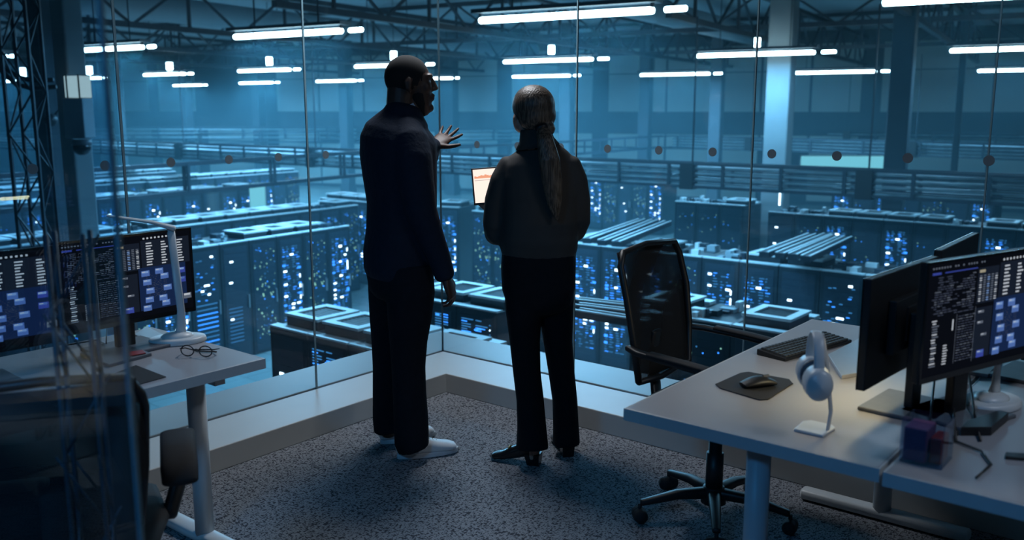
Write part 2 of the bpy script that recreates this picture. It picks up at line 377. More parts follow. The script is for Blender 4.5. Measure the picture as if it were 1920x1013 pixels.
for i, (q0, q1, endp) in enumerate(TUBES):
    a_ = pz(*q0, TZ); b_ = pz(*q1, TZ); L_ = min((b_-a_).length, 3.6)
    dirn = (b_-a_).normalized(); c = (a_+b_)/2
    yaw = -R(31); dr = V((cos(yaw), sin(yaw), 0))
    # the run keeps the width the photo shows but lies along the hall grid
    wpx = abs(a_.x/a_.y - b_.x/b_.y)
    L_ = wpx*c.y/(dr.x - dr.y*c.x/c.y*1.0)
    rt = thing('tube_light', TW[i]+', white glowing', 'ceiling light', c, yaw, 'fluorescent tube lights under the hall roof')
    r_ = .05
    MB().loft([(-L_/2,0,0),(L_/2,0,0)], [r_, r_], (0,0,1), 10, True).build('lit_tube', 'tube', rt, True)
    MB().box(-L_/2-.1, L_/2+.1, -.14, .14, .10, .16).box(-L_/2-.02,-L_/2+.02,-.03,.03,0,.1).box(L_/2-.02,L_/2+.02,-.03,.03,0,.1).build('housing', 'cabletray', rt)
    for sg in (-1, 1): MB().bar((sg*L_*.3,0,.16), (sg*L_*.3,0,2.2), .02, .02).build('suspension_rod', 'cabletray', rt)
    if endp:
        e_ = MB().loft([(L_/2+.20,0,0),(L_/2+.20+L_*.10,0,0)], [r_*.8, r_*.8], (0,0,1), 8, True).build('end_lamp', 'tube', rt, True)
    if i in STUBS:
        s0 = pd(*STUBS[i], c.y); hgt = c.y*14/1745
        o = MB().loft([(0,0,-hgt*.6),(0,0,hgt*.6)], [hgt*.42]*2, (1,0,0), 10, False).build('pendant_lamp', 'tube'); o.location = s0
        MB().bar((0,0,hgt*.6),(0,0,2.3-(s0.z-TZ)), .02, .02).build('suspension_rod', 'cabletray', o)
        tag(o, 'small upright glowing lamp above the '+TW[i], 'ceiling light', 'upright lamps between the tube lights')
    area('tube_glow', c - V((0,0,.12)), L_, CY, 190*L_*(1+c.y/60)*(.3 if i in (17, 18, 19) else .38 if i in (15, 16) else 1), (0, 0, yaw), .12)

# ------------------------------------------------------------------ roof trusses
HA = V((.5, .866, 0)); HB = V((.866, -.5, 0))
web_v = MB().bar((0,0,0), (0,0,1.2), .07, .07).build('web_member', 'truss'); web_d = MB().bar((0,0,0), (0,1.8,1.2), .06, .06).build('web_member', 'truss')
web_e = MB().bar((0,1.8,1.2), (0,3.6,0), .06, .06).build('web_member', 'truss')
protos = [web_v, web_d, web_e]
def truss(p0, p1, z, label):
    dv = (p1-p0); L_ = dv.length; dv.normalize(); rz = math.atan2(-dv.x, dv.y)
    rt = thing('roof_truss', label, 'roof truss', V((p0.x,p0.y,z)), rz, 'steel roof trusses of the hall')
    MB().box(-.07,.07,0,L_,-.07,.07).build('bottom_chord', 'truss', rt)
    MB().box(-.09,.09,0,L_,1.13,1.27).build('top_chord', 'truss', rt)
    y = 0
    while y < L_-3.5:
        for k_, pr in enumerate(protos):
            c = pr.copy(); COL.objects.link(c); c.parent = rt; c.location = (0, y+(1.8 if k_ == 0 else 0), 0)
        y += 3.6
def hp(s, t_): return HB*s + HA*t_
for i, (s_, t0, t1, lb) in enumerate([(-2.8, 16, 52, 'dark steel roof truss sloping steeply at the right'), (-7.5, 20, 60, 'dark steel roof truss right of the pale column'), (-13.6, 14, 66, 'dark steel roof truss above the two people'),
    (-20, 12, 70, 'dark steel roof truss over the left window pane'), (-27, 14, 75, 'dark steel roof truss over the left edge'), (-35, 20, 80, 'distant steel roof truss at the far left')]):
    truss(hp(s_, t0), hp(s_, t1), 3.7, lb)
for i, (t_, s0, s1, lb) in enumerate([(27, -34, 0, 'crosswise roof truss nearest the glass'), (37, -44, 0, 'crosswise roof truss behind the nearest one'), (50, -50, 3, 'crosswise roof truss in the hazy distance')]):
    truss(hp(s0, t_), hp(s1, t_), 3.95, lb)
for o_ in protos: bpy.data.objects.remove(o_)
for i, (s_, lb) in enumerate([(-10.5, 'round air duct under the roof above the people'), (-23, 'round air duct under the roof at the left')]):
    o = MB().loft([hp(0,16), hp(0,42)], [.38,.38], (0,0,1), 14, False).build('air_duct', 'rackw', None, True); o.location = V((*(hp(s_,0).xy), 4.55)); tag(o, lb, 'duct')

# ------------------------------------------------------------------ columns
def column(px, wpx, d, mk, label, z1=5.3):
    c = pd(px, 300, d); w_ = wpx/1700*d
    o = thing('hall_column', label, 'column', V((c.x, d, HF)), -R(31))
    k_ = w_/1.36
    MB().box(-k_/2,k_/2,-k_/2,k_/2,0,z1-HF).build('shaft', mk, o, bevel=.03)
    MB().box(-k_/2-.03,k_/2+.03,-k_/2-.03,k_/2+.03,0,.5).build('base_guard', 'concd', o)
    return o
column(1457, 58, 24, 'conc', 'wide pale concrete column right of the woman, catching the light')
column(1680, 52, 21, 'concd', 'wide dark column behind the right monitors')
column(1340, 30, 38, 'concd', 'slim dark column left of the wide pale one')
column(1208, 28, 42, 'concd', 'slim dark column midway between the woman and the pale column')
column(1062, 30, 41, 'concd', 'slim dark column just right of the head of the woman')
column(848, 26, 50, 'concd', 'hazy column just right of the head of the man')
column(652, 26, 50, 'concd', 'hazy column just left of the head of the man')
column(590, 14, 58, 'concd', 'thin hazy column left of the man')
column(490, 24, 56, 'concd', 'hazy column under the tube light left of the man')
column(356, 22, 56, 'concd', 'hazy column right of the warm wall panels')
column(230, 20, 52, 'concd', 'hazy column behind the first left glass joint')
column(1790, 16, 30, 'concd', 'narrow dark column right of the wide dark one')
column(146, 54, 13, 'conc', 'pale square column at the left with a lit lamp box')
column(98, 46, 14.5, 'concd', 'dark square column behind the pale left column')
# things on the pale left column
cl = pd(146, 163, 12.6)
o = thing('wall_lamp', 'lit white lamp box strapped to the pale left column', 'lamp', cl, -R(14))
MB().box(-.135,.135,-.1,.1,-.145,.145).build('lit_face', 'lampglow', o, bevel=.01); MB().box(-.10,-.08,-.11,.11,-.165,.165).box(.09,.11,-.11,.11,-.165,.165).build('strap', 'black', o)
cl = pd(149, 222, 12.6)
o = MB().box(-.16,.16,-.12,.1,-.27,.27).build('equipment_box', 'rackw', bevel=.015); o.location = cl; o.rotation_euler = (0,0,-R(14)); tag(o, 'pale grey box below the lit lamp on the left column', 'box')
cl = pd(153, 272, 12.45)
o = thing('dome_camera', 'black glossy dome camera on the pale left column', 'camera', cl)
MB().ell((0,0,-.03), (.12,.12,.11)).build('dome', 'blackgl', o, True); MB().loft([(0,0,.0),(0,0,.07)], [.13,.12], (1,0,0), 20, False).build('collar', 'grey', o, True)
cl = pd(95, 225, 14.1)
o = MB().ell((0,0,0), (.1,.12,.1)).bar((0,0,0),(.1,.2,.2),.03,.03).build('spotlight', 'black', None, True); o.location = cl; tag(o, 'small dark round spotlight beside the left column', 'spotlight')
for i, (pts, lb) in enumerate([([(-15,100),(10,128),(35,145),(60,151),(100,150)], 'upper black cable curving in from the left edge'), ([(-15,112),(5,135),(30,158),(60,166),(105,163)], 'lower black cable curving in from the left edge')]):
    o = MB().tube([pd(x_, y_, 11.5) for x_, y_ in pts], .03).build('power_cable', 'black', None, True); tag(o, lb, 'cable')
# lattice mast
o = thing('lattice_mast', 'dark slender lattice mast at the far left of the hall', 'mast', V((*pd(60, 300, 11).xy, HF)))
for sx in (-.16,.16):
    for sy in (-.16,.16): MB().bar((sx,sy,0),(sx,sy,8.2),.035,.035).build('upright', 'truss', o)
wm = MB()
for k_ in range(17):
    z_ = k_*.48; s_ = 1 if k_ % 2 else -1
    for yy in (-.16,.16): wm.bar((-.16*s_,yy,z_),(.16*s_,yy,z_+.48),.018,.018)
    for xx in (-.16,.16): wm.bar((xx,-.16*s_,z_),(xx,.16*s_,z_+.48),.018,.018)
wm.build('lacing', 'truss', o)

# ------------------------------------------------------------------ cable trays
def tray(p0, p1, ht, label, post=1.3, rails=5, cables=True, wd=.5, rail=.05, blocks=()):
    dv = p1-p0; dv.z = 0; L_ = dv.length; rz = math.atan2(dv.y, dv.x)
    rt = thing('cable_tray', label, 'cable tray', p0, rz, 'overhead cable trays of the hall')
    f = MB()
    for y_ in (0, wd):
        for k_ in range(rails):
            z_ = -ht*k_/(rails-1) if rails > 1 else 0
            rr = rail if k_ in (0, rails-1) else rail*.45
            f.box(0, L_, y_-.02, y_+.02, z_-rr/2, z_+rr/2)
    f.build('rail', 'cabletray', rt)
    q = MB(); x_ = .3
    while x_ < L_:
        for y_ in (-.012, wd+.012): q.box(x_-.035, x_+.035, y_-.02, y_+.02, -ht, 0)
        q.box(x_-.03, x_+.03, 0, wd, -ht-.02, -ht+.02)
        x_ += post
    q.build('post', 'cabletray', rt)
    if cables:
        c = MB()
        for k_ in range(rails-1):
            z_ = -ht*(k_+.62)/(rails-1)
            for y_ in (.10, .22, .34): c.loft([(0,y_,z_),(L_*.3,y_+.02,z_+.01),(L_*.6,y_,z_-.01),(L_,y_,z_)], [(.028,.035)]*4, (0,0,1), 6, False)
        c.build('cable_bundle', 'cable', rt, True)
    for bx in blocks:
        MB().box(bx-.16, bx+.16, -.05, wd*.4, -ht-.06, .02).build('hanger_plate', 'black', rt); MB().bar((bx,wd/2,0),(bx,wd/2,3.6-p0.z),.03,.03).build('hanger_rod', 'cabletray', rt)
    return rt
Z1 = .42
a_ = pz(-60, 256, Z1); b_ = pz(2050, 337, Z1); a_ = pz(172, 263, Z1) + (pz(172,263,Z1)-pz(1920,332,Z1)).normalized()*10; b_ = pz(1920,332,Z1) + BX*3
L1 = (b_-a_).length
def along(px, py): return (pz(px, py, Z1)-a_).length
tray(a_, b_, .5, 'long heavy cable tray crossing the whole view from left to lower right', 1.3, 5, True, .5, .06, (along(1292,307), along(1625,320), along(608,278), along(345,269)))
a_ = pz(1261,255,Z1); b_ = pz(1920,272,Z1) + (pz(1920,272,Z1)-a_).normalized()*6
tray(a_, b_, .5, 'second cable tray running behind the heavy one at the right', 2.2, 5, True, .5, .06, (4, 11, 16))
a_ = pz(816,280,Z1); b_ = pz(1261,255,Z1) 
tray(a_, b_, .5, 'open railed tray rising from the hand of the man towards the right', 2.2, 2, False, .5, .06)
Z4 = .48; a_ = pz(0,331,Z4)+(pz(0,331,Z4)-pz(480,299,Z4)).normalized()*4; b_ = pz(480,299,Z4)+(pz(480,299,Z4)-pz(0,331,Z4)).normalized()*9
tray(a_, b_, .6, 'open two railed walkway beam at the left, nearest the glass', 2.6, 2, False, .1, .085)
a_ = pz(100,256,Z1); b_ = pz(690,246,Z1)
tray(a_, b_, .5, 'far thin railed tray left of the man', 3.2, 2, False, .3, .06)
a_ = pz(-30,238,.6); b_ = pz(700,238,.6); tray(a_, b_, .7, 'farthest pale tray across the left of the hall', 2.5, 4, True, .3, .05)
a_ = pz(1100,240,.6); b_ = pz(1920,250,.6); tray(a_, b_, .7, 'farthest pale tray across the right of the hall', 2.5, 4, True, .3, .05, (6, 14, 22))
a_ = pz(830,242,.6); b_ = pz(1150,240,.6); tray(a_, b_, .6, 'farthest pale tray behind the woman', 2.5, 4, True, .3, .05)

# ------------------------------------------------------------------ server racks
RH, RD, RW = 2.2, 1.05, .66
rr = random.Random(11)
def leds(kind, seed):
    q = random.Random(seed); m_ = MB(); y = -.012
    def rect(x, z, w_, h_, k_): m_.use(k_).box(x, x+w_, y-.004, y, z, z+h_)
    x0, x1 = -.25, .25
    if kind == 'blank':
        for _ in range(3): rect(q.uniform(-.2,.1), q.uniform(.4,1.9), .07, .03, 'led_w')
        z = .35
        while z < 1.0: rect(-.2, z, .3, .012, 'led_d'); z += .07
    if kind in ('blade', 'blade2'):
        for c in (-.22, -.12, .02, .12):
            z = .3
            while z < 2.0:
                if q.random() < .78: rect(c+q.uniform(0,.02), z, q.choice([.03,.06,.08]), .013, q.choice(['led_d','led_d','led_b']))
                z += .045
        for _ in range(7 if kind == 'blade' else 11): rect(q.choice([-.2,-.02,.12]), q.uniform(.5,1.95), q.choice([.06,.08]), .032, 'led_w')
        for _ in range(8): rect(q.choice([-.22,.17]), q.uniform(.4,1.9), .07, .04, 'led_b')
        for _ in range(4): rect(.2, q.uniform(.5,1.8), .022, .075, 'led_w')
    if kind == 'green':
        for _ in range(90):
            s_ = q.choice([.010,.014,.022]); rect(q.uniform(x0,x1), q.uniform(.3,2.05), s_, s_, q.choice(['led_g','led_g','led_d','led_b']))
        for _ in range(8): rect(q.uniform(x0,x1), q.uniform(.5,2.0), .03, .03, 'led_g')
    if kind == 'stripe':
        z = .3
        while z < 1.2: rect(-.23, z, .44, .018, q.choice(['led_b','led_d'])); z += .085
        for _ in range(26): rect(q.uniform(x0,x1-.05), q.uniform(1.2,2.0), .05, .014, q.choice(['led_b','led_d']))
        for _ in range(5): rect(q.uniform(x0,x1-.06), q.uniform(1.2,2.0), .06, .03, 'led_w')
    if kind in ('near', 'near2'):
        for c in ((-.23, .0) if kind == 'near' else (-.02, .1)):
            z = 1.2
            while z < 2.08:
                if q.random() < .85: rect(c, z, q.choice([.09,.15,.19]) if c < .05 else .1, .011, q.choice(['led_b','led_d','led_d']))
                z += .032
        for _ in range(8): rect(q.uniform(-.24,.1), q.uniform(1.3,2.05), .06, .02, 'led_w' if q.random() < .4 else 'led_b')
        for k_ in range(14): rect(-.22 if kind == 'near2' else .22, 1.25+k_*.06, .014, .014, 'led_w' if k_ % 3 == 0 else 'led_d')
    if kind == 'dark':
        for _ in range(14): rect(q.uniform(x0,x1), q.uniform(.3,2.0), .015, .015, q.choice(['led_b','led_g','led_d']))
    return m_
def make_rack(kind, seed, top):
    rt = thing('server_rack', 'x', 'server rack')
    b_ = MB().box(-RW/2+.005, RW/2-.005, 0, RD, 0, RH)
    b_.build('cabinet', 'rackb', rt, bevel=.012)
    d_ = MB().box(-.265,.265,-.008,0,.06,RH-.08)
    for k_ in range(20): d_.box(-.25,.25,-.012,-.008,.12+k_*.1,.19+k_*.1)
    dd = d_.build('door', 'rackd', rt)
    MB().box(.235,.255,-.05,-.012,.95,1.2).build('handle', 'silver', dd)
    leds(kind, seed).build('indicator_lights', None, rt)
    if top == 'fan':
        o = MB().box(-.27,.27,.2,.78,RH,RH+.10).build('fan_housing', 'rackb', rt)
        w_ = MB(); h_ = RH+.10
        w_.box(-.29,.29,.18,.28,h_,h_+.03).box(-.29,.29,.70,.80,h_,h_+.03).box(-.29,-.19,.28,.70,h_,h_+.03).box(.19,.29,.28,.70,h_,h_+.03)
        w_.build('rim', 'pad', o)
        g_ = MB()
        for k_ in range(7): g_.box(-.19,.19,.30+k_*.057,.335+k_*.057,h_,h_+.012)
        g_.build('grille', 'grille', o)
        MB().box(-.32,.32,.0,.12,RH,RH+.02).build('cable_gutter', 'pad', rt); MB().box(-.30,.30,.86,1.03,RH,RH+.04).build('top_cover', 'pad', rt)
    if top == 'junk':
        q = random.Random(seed); j = MB()
        for _ in range(9):
            x_, y_ = q.uniform(-.28,.15), q.uniform(.05,.85); j.use(q.choice(['pad','rackb','rackd','rackw'])).box(x_, x_+q.uniform(.04,.2), y_, y_+q.uniform(.05,.2), RH, RH+q.uniform(.03,.13))
        j.build('top_fittings', None, rt); MB().box(-.32,.32,.0,.09,RH,RH+.02).build('cable_gutter', 'pad', rt)
    return rt
KINDS = [('blank',1,'fan'),('blade',2,'fan'),('green',3,'fan'),('stripe',4,'junk'),('blade2',5,'junk'),('green',6,'junk'),('dark',7,'fan'),('blank',8,'junk'),('dark',9,'junk'),('blade',10,'junk'),('near',21,'fan'),('near2',22,'fan')]
PR = [make_rack(*k_) for k_ in KINDS]
LK = {'blank':'few lights', 'blade':'blue lights', 'blade2':'many lights', 'green':'green dots', 'stripe':'blue stripes', 'dark':'nearly unlit', 'near':'lit stripes high up', 'near2':'lit stripes high up'}
used = set()
# a row: first point on its front, direction of travel seen from the front (left to right), how many, which kinds
def row(p0, dv, nn, seq, label, step=RW+.0, h=0):
    dv = V((dv[0], dv[1], 0)).normalized(); rz = math.atan2(dv.y, dv.x)
    for i in range(nn):
        k_ = seq[i % len(seq)]; loc = V((p0.x, p0.y, HF)) + dv*(step*(i+.5))
        o = ORD[i]
        lab = '%s rack, %s, in %s' % (o, LK[KINDS[k_][0]], label)
        if k_ not in used:
            used.add(k_); r_ = PR[k_]; r_.location = loc; r_.rotation_euler = (0,0,rz); r_['label'] = lab; r_['group'] = 'server racks in '+label
        else: dup(PR[k_], loc, rz, lab, 'server racks in '+label)
RT = HF+RH
# near pairs under the sill
row(pz(505,612,RT), BX, 5, [0,10,11,10,9], 'the nearest row at the left sill')
p_ = pz(932,588,RT); row(p_ - BX*(.66*3), BX, 3, [10,11,10], 'the short row below the two people')
# main left rows
dL = V((.568,.823,0)); p1 = pz(656,424,RT); row(p1 - dL*(.66*12), dL, 12, [6,8,2,0,5,1,3,7,2,1,2,4], 'the long row left of the man')
for i_, (end, n0) in enumerate([((672,385), 15), ((478,352), 15), ((395,333), 15), ((330,322), 14), ((560,322), 10)]):
    sq = [[6,2,0,1,6,4,2,1],[1,6,4,6,1,0,4],[2,6,1,6,2,1],[1,2,0,6],[2,1,6]][i_]
    row(pz(*end, RT) - dL*(.66*n0), dL, n0, sq, ['the second left row, under the first', 'the third left row, behind the first two', 'the fourth left row, in the haze', 'the fifth left row, in the haze', 'the last hazy row left of the man'][i_])
# rows beyond the aisle, left-centre and centre
row(pz(600,372,RT), BX, 5, [1,2,1,4,2], 'the pale block just left of the man')
row(pz(816,388,RT), V((.93,-.36)), 1, [1], 'the lone stand between the people')
row(pz(884,396,RT), BX, 4, [2,5,2,6], 'the green row beside the tablet')
# right rows
row(pz(1070,456,RT), BX, 13, [1,4,1,5,9,1,0,3,4,2,1,9,2], 'the big right row behind the office chair')
row(pz(1078,322,RT), BX, 6, [5,1,2,0,2,1], 'the far right row under the heavy tray')
row(pz(1440,398,RT), BX, 9, [7,8,1,6,1,6,8,1,6], 'the second right row under the heavy tray')
row(pz(1265,378,RT), BX, 3, [8,8,6], 'the short middle row left of the wide pale column')
row(pz(1180,612,RT-.2), BX, 3, [0,8,0], 'the low row below the office chair')
row(pz(1560,352,RT), BX, 7, [1,6,1,6,2,6,1], 'the rearmost right row')
for k_, r_ in enumerate(PR):
    if k_ not in used:
        for ch in list(r_.children):
            for gg in list(ch.children): bpy.data.objects.remove(gg)
            bpy.data.objects.remove(ch)
        bpy.data.objects.remove(r_)
# cable ladders lying over the right rows
def ladder(px0, py0, px1, py1, z, label):
    a_ = pz(px0,py0,z); b_ = pz(px1,py1,z); dv = b_-a_; rt = thing('cable_duct', label, 'cable duct', a_, math.atan2(dv.y, dv.x), 'ducts lying over the server rows')
    L_ = dv.length; MB().box(0,L_,-.07,.07,-.04,.04).build('duct', 'cabletray', rt); MB().box(0,L_,-.07,-.045,.04,.055).box(0,L_,.045,.07,.04,.055).build('lip', 'pad', rt)
RZ = RT+.35
for i, (x0,y0,x1,y1) in enumerate([(1100,452,1203,415),(1128,456,1228,416),(1155,458,1252,419),(1432,478,1522,443),(1462,480,1552,443),(1486,482,1568,446),(1510,486,1590,448)]):
    ladder(x0,y0,x1,y1,RZ, '%s pale edged duct %s' % (ORD[i if i < 3 else i-3], 'from the left in the set right of the woman' if i < 3 else 'from the left in the set left of the right monitors'))
for i, (x0,y0,x1,y1) in enumerate([(1082,567,1215,582),(1082,577,1215,593),(1082,587,1215,608)]):
    ladder(x0,y0,x1,y1,RT+.12, '%s pale duct from the top, running behind the mesh chair' % ORD[i])
# bollard, aisle lights
c = pz(866,533,HF); o = thing('bollard', 'short round bollard with a glowing top in the aisle between the people', 'bollard', c)
MB().loft([(0,0,0),(0,0,.66)], [.17,.17], (1,0,0), 24, False).build('post', 'rackw', o, True); MB().loft([(0,0,.66),(0,0,.74)], [.18,.18], (1,0,0), 24, False).build('cap', 'black', o, True)
MB().ell((0,0,.745), (.09,.09,.02)).build('lens', 'led_w', o, True)
for i, (x_, y_) in enumerate([(895,523)]):
    o = MB().ell((0,0,.01), (.10,.10,.015)).build('floor_light', 'led_w', None, True); o.location = pz(x_, y_, HF); tag(o, 'small round glowing floor light right of the bollard', 'floor light')
o = MB().box(-.9,.9,-.03,.03,-.03,.03).build('wall_strip_light', 'led_w'); o.location = pd(1463, 353, 20); o.rotation_euler = (0, pi/2, 0)
tag(o, 'thin upright glowing strip in front of the wide pale column', 'strip light'); o.scale = (.42,.5,.5)
# lit panels with lamps; the low aisle one is an added fill light
for i, (px, y0, y1, d, lb) in enumerate([(484, 345, 432, 27, 'tall glowing light panel behind the long row left of the man'), (905, 470, 500, 27, 'added low fill light panel at the end of the aisle between the people'), (1590, 293, 322, 31, 'glowing panel behind the heavy tray at the right')]):
    a_ = pd(px, y1, d); b_ = pd(px, y0, d); w_ = [.22, .5, 1.6][i]
    o = thing('light_panel', lb, 'light panel', (a_+b_)/2); hh = (b_.z-a_.z)/2
    MB().box(-w_,w_,-.03,0,-hh,hh).build('lit_face', 'blueglow', o); MB().box(-w_-.03,w_+.03,0,.06,-hh-.03,hh+.03).build('back_housing', 'cabletray', o)
    area('panel_light', (a_+b_)/2 - V((0,.08,0)), w_*2, (.35,.85,.95), [60,60,70][i], (pi/2,0,0), hh*2)

# ------------------------------------------------------------------ office furniture
DZ = .74
def desk(a0, a1, b0, b1, label, legs, mid=.5):
    rt = thing('office_desk', label, 'desk', g(a0, b0), GR)
    W_, L_ = b1-b0, a1-a0
    MB().box(0,W_,0,L_,DZ-.035,DZ).build('desktop', 'desk', rt, bevel=.003)
    e = MB(); t_ = .004
    e.box(-t_,0,-t_,L_+t_,DZ-.036,DZ-.0005).box(W_,W_+t_,-t_,L_+t_,DZ-.036,DZ-.0005).box(0,W_,-t_,0,DZ-.036,DZ-.0005).box(0,W_,L_,L_+t_,DZ-.036,DZ-.0005)
    e.build('edge_band', 'deskedge', rt)
    MB().box(.06,W_-.06,.12,.16,DZ-.075,DZ-.036).box(.06,W_-.06,L_-.16,L_-.12,DZ-.075,DZ-.036).box(W_/2-.03,W_/2+.03,.12,L_-.12,DZ-.075,DZ-.036).build('under_frame', 'steel', rt)
    for y_ in legs:
        l_ = MB().loft([(W_*mid,y_,.03),(W_*mid,y_,DZ-.05)], [.034,.034], (1,0,0), 24, False).build('leg', 'steel', rt, True)
        MB().loft([(.05,y_,.026),(W_-.05,y_,.026)], [(.035,.022),(.035,.022)], (0,1,0), 16, True, 3.5).build('foot', 'white', l_, True)
    return rt
DLb0, DLb1, DLa0, DLa1 = .10, .835, -3.42, -1.82
desk(DLa0, DLa1, DLb0, DLb1, 'grey topped desk at the left, on round white legs, under the lit double monitors', (.2, 1.50), .62)
DRb0, DRb1, DRa0, DRa1 = 2.11, 2.83, -1.486, -.02
desk(DRa0, DRa1, DRb0, DRb1, 'grey topped desk at the right with keyboard, mouse and headphones on it', (.13, 1.36))
desk(-1.50, -.05, 2.85, 3.60, 'second desk pushed against the right desk, at the lower right corner', (.25, 1.2))

# screens: panes of a dark working screen, drawn as small flat lit marks
SC = {'sc_bg': (.012,.016,.028,.30), 'sc_p': (.02,.03,.055,.55), 'sc_t': (.30,.36,.48,.45), 'sc_w': (.7,.76,.85,.85), 'sc_n': (.10,.2,.55,.9), 'sc_l': (.25,.42,.8,.9), 'sc_d': (.08,.1,.16,.7), 'sc_u': (.05,.08,.42,.9), 'sc_y': (.6,.55,.4,.7), 'sc_bl': (.012,.03,.10,.8)}
for k_, (r_, g_, b_, s_) in SC.items(): MT[k_] = emit('screen '+k_, (r_, g_, b_), s_*.72)
MT['sc_off'] = mat('dark screen', (.008,.009,.012), .15)
def screen_mesh(W_, H_, seed):
    q = random.Random(seed); m_ = MB()
    def rc(k_, u0, v0, u1, v1, lv=1):     # u right, v down, 0..1, in front at -y
        y_ = -.0003*lv; X0, X1, Z1_, Z0_ = (u0-.5)*W_, (u1-.5)*W_, (.5-v0)*H_, (.5-v1)*H_
        m_.use(k_).quad((X0,y_,Z0_),(X1,y_,Z0_),(X1,y_,Z1_),(X0,y_,Z1_))
    rc('sc_bg', 0, 0, 1, 1, 0)
    rc('sc_p', .60, .07, .99, .40); rc('sc_p', .41, .09, .59, .42); rc('sc_bl', .57, .40, .95, .93); rc('sc_p', .41, .46, .56, .93)
    for x_ in [i*.022+.03 for i in range(20)]:
        if q.random() < .8: rc('sc_t', x_, .03, x_+.012, .045, 2)
    for x_ in [i*.03+.62 for i in range(8)]: rc('sc_w', x_, .035, x_+.014, .055, 2)
    rc('sc_u', .03, .075, .10, .095, 2); rc('sc_u', .13, .08, .4, .09, 2)
    for r_ in range(17):          # code lines
        x_ = .04+q.choice([0,.02,.04]); v_ = .12+r_*.021
        while x_ < .38:
            w_ = q.uniform(.01,.05)
            if q.random() < .75: rc(q.choice(['sc_t','sc_d','sc_d']), x_, v_, min(x_+w_,.39), v_+.008, 2)
            x_ += w_+.008
    for r_ in range(18):
        v_ = .5+r_*.024; x_ = .05
        rc(q.choice(['sc_w','sc_t']), .055+q.uniform(0,.01), v_, .085+q.uniform(0,.03), v_+.011, 2)
        if r_ > 9: rc('sc_w', .16, v_, .19+q.uniform(0,.01), v_+.01, 2)
        x_ = .27
        while x_ < .39:
            w_ = q.uniform(.01,.04); rc(q.choice(['sc_d','sc_t','sc_d']), x_, v_, x_+w_, v_+.007, 2); x_ += w_+.007
    rc('sc_w', .222, .52, .232, .62, 2); rc('sc_t', .255, .48, .2575, .93, 2); rc('sc_t', .41, .44, .4125, .95, 2)
    rc('sc_y', .42, .11, .47, .135, 2)
    for c_ in range(5):
        for r_ in range(12):
            u_ = .425+c_*.034; v_ = .16+r_*.021; rc(['sc_w','sc_t','sc_l','sc_t','sc_w'][c_] if r_ % 3 else 'sc_t', u_, v_, u_+.02, v_+.010, 2)
    for u_ in (.64, .76, .89):
        for r_ in range(9): rc('sc_w', u_, .10+r_*.033, u_+q.uniform(.03,.055), .115+r_*.033, 2)
    def node(u_, v_, a='sc_l', b_='sc_n'):
        rc(b_, u_, v_, u_+.065, v_+.07, 3); rc(a, u_+.004, v_+.006, u_+.055, v_+.03, 4); rc('sc_w', u_+.006, v_+.01, u_+.03, v_+.018, 5)
    P_ = [(.59,.44),(.70,.43),(.60,.55),(.74,.50),(.62,.66),(.76,.65),(.61,.77),(.72,.77),(.59,.87),(.74,.84)]
    for a_ in P_[:6]:             # thin links between the nodes
        for b_ in P_[4:8]:
            for k_ in range(14):
                t_ = k_/14; u_ = a_[0]+(b_[0]-a_[0])*t_+.03; v_ = a_[1]+(b_[1]-a_[1])*(t_*t_*(3-2*t_))+.03; rc('sc_d', u_, v_, u_+.008, v_+.004, 2)
    for p_ in P_: node(*p_)
    for p_ in ((.43,.48),(.43,.58),(.47,.70)): node(*p_, 'sc_t', 'sc_p')
    node(.45,.86,'sc_n','sc_u'); node(.88,.46,'sc_l','sc_u'); node(.88,.58,'sc_n','sc_u'); node(.92,.80,'sc_w','sc_t')
    return m_
def monitor(label, loc_left, dirv, zb, zt, W_, base_ff=0, seed=1, group=None):
    # loc_left: lower left corner of the screen as its user sees it, dirv: towards the user's right
    dv = V((dirv[0], dirv[1], 0)).normalized(); rz = math.atan2(dv.y, dv.x); H_ = zt-zb
    c = V((loc_left.x, loc_left.y, 0)) + dv*W_/2
    rt = thing('monitor', label, 'monitor', V((c.x, c.y, DZ)), rz, group); zc = (zb+zt)/2-DZ
    MB().box(-W_/2,W_/2,.001,.022,zc-H_/2,zc+H_/2).box(-W_/4,W_/4,.022,.045,zc-H_/4,zc+H_/4).build('housing', 'black', rt, bevel=.003)
    f = MB(); b = .008
    f.box(-W_/2,W_/2,-.002,.001,zc-H_/2,zc-H_/2+.016).box(-W_/2,W_/2,-.002,.001,zc+H_/2-b,zc+H_/2).box(-W_/2,-W_/2+b,-.002,.001,zc-H_/2+.016,zc+H_/2-b).box(W_/2-b,W_/2,-.002,.001,zc-H_/2+.016,zc+H_/2-b)
    f.build('bezel', 'blackgl', rt)
    s_ = screen_mesh(W_-2*b, H_-.024, seed).build('screen', None, rt); s_.location = (0, 0, zc+.004)
    st = MB().box(-.035,.035,.05,.075,.012,zc+.03).box(-.05,.05,.03,.05,zc-.05,zc+.05).build('stand', 'black', rt, bevel=.003)
    MB().box(-.12,.12,-.05,.16,0,.012).build('stand_base', 'grey', rt, bevel=.004)
    return rt
# left pair, facing the left chair
q0 = pd(115, 620, 2.98); q1 = pd(372, 580, 3.40); dv = (q1-q0); dv.z = 0; dv.normalize()
monitor('lit wide monitor on the left desk, behind the slim white lamp', V((q0.x,q0.y,0)), dv, .845, 1.165, .515, seed=3)
q2 = q0 - dv*.54
monitor('left monitor at the frame edge, beside the brighter wide one', V((q2.x+.01,q2.y-.01,0)), (dv.x+.06, dv.y-.06), .845, 1.165, .52, seed=5)
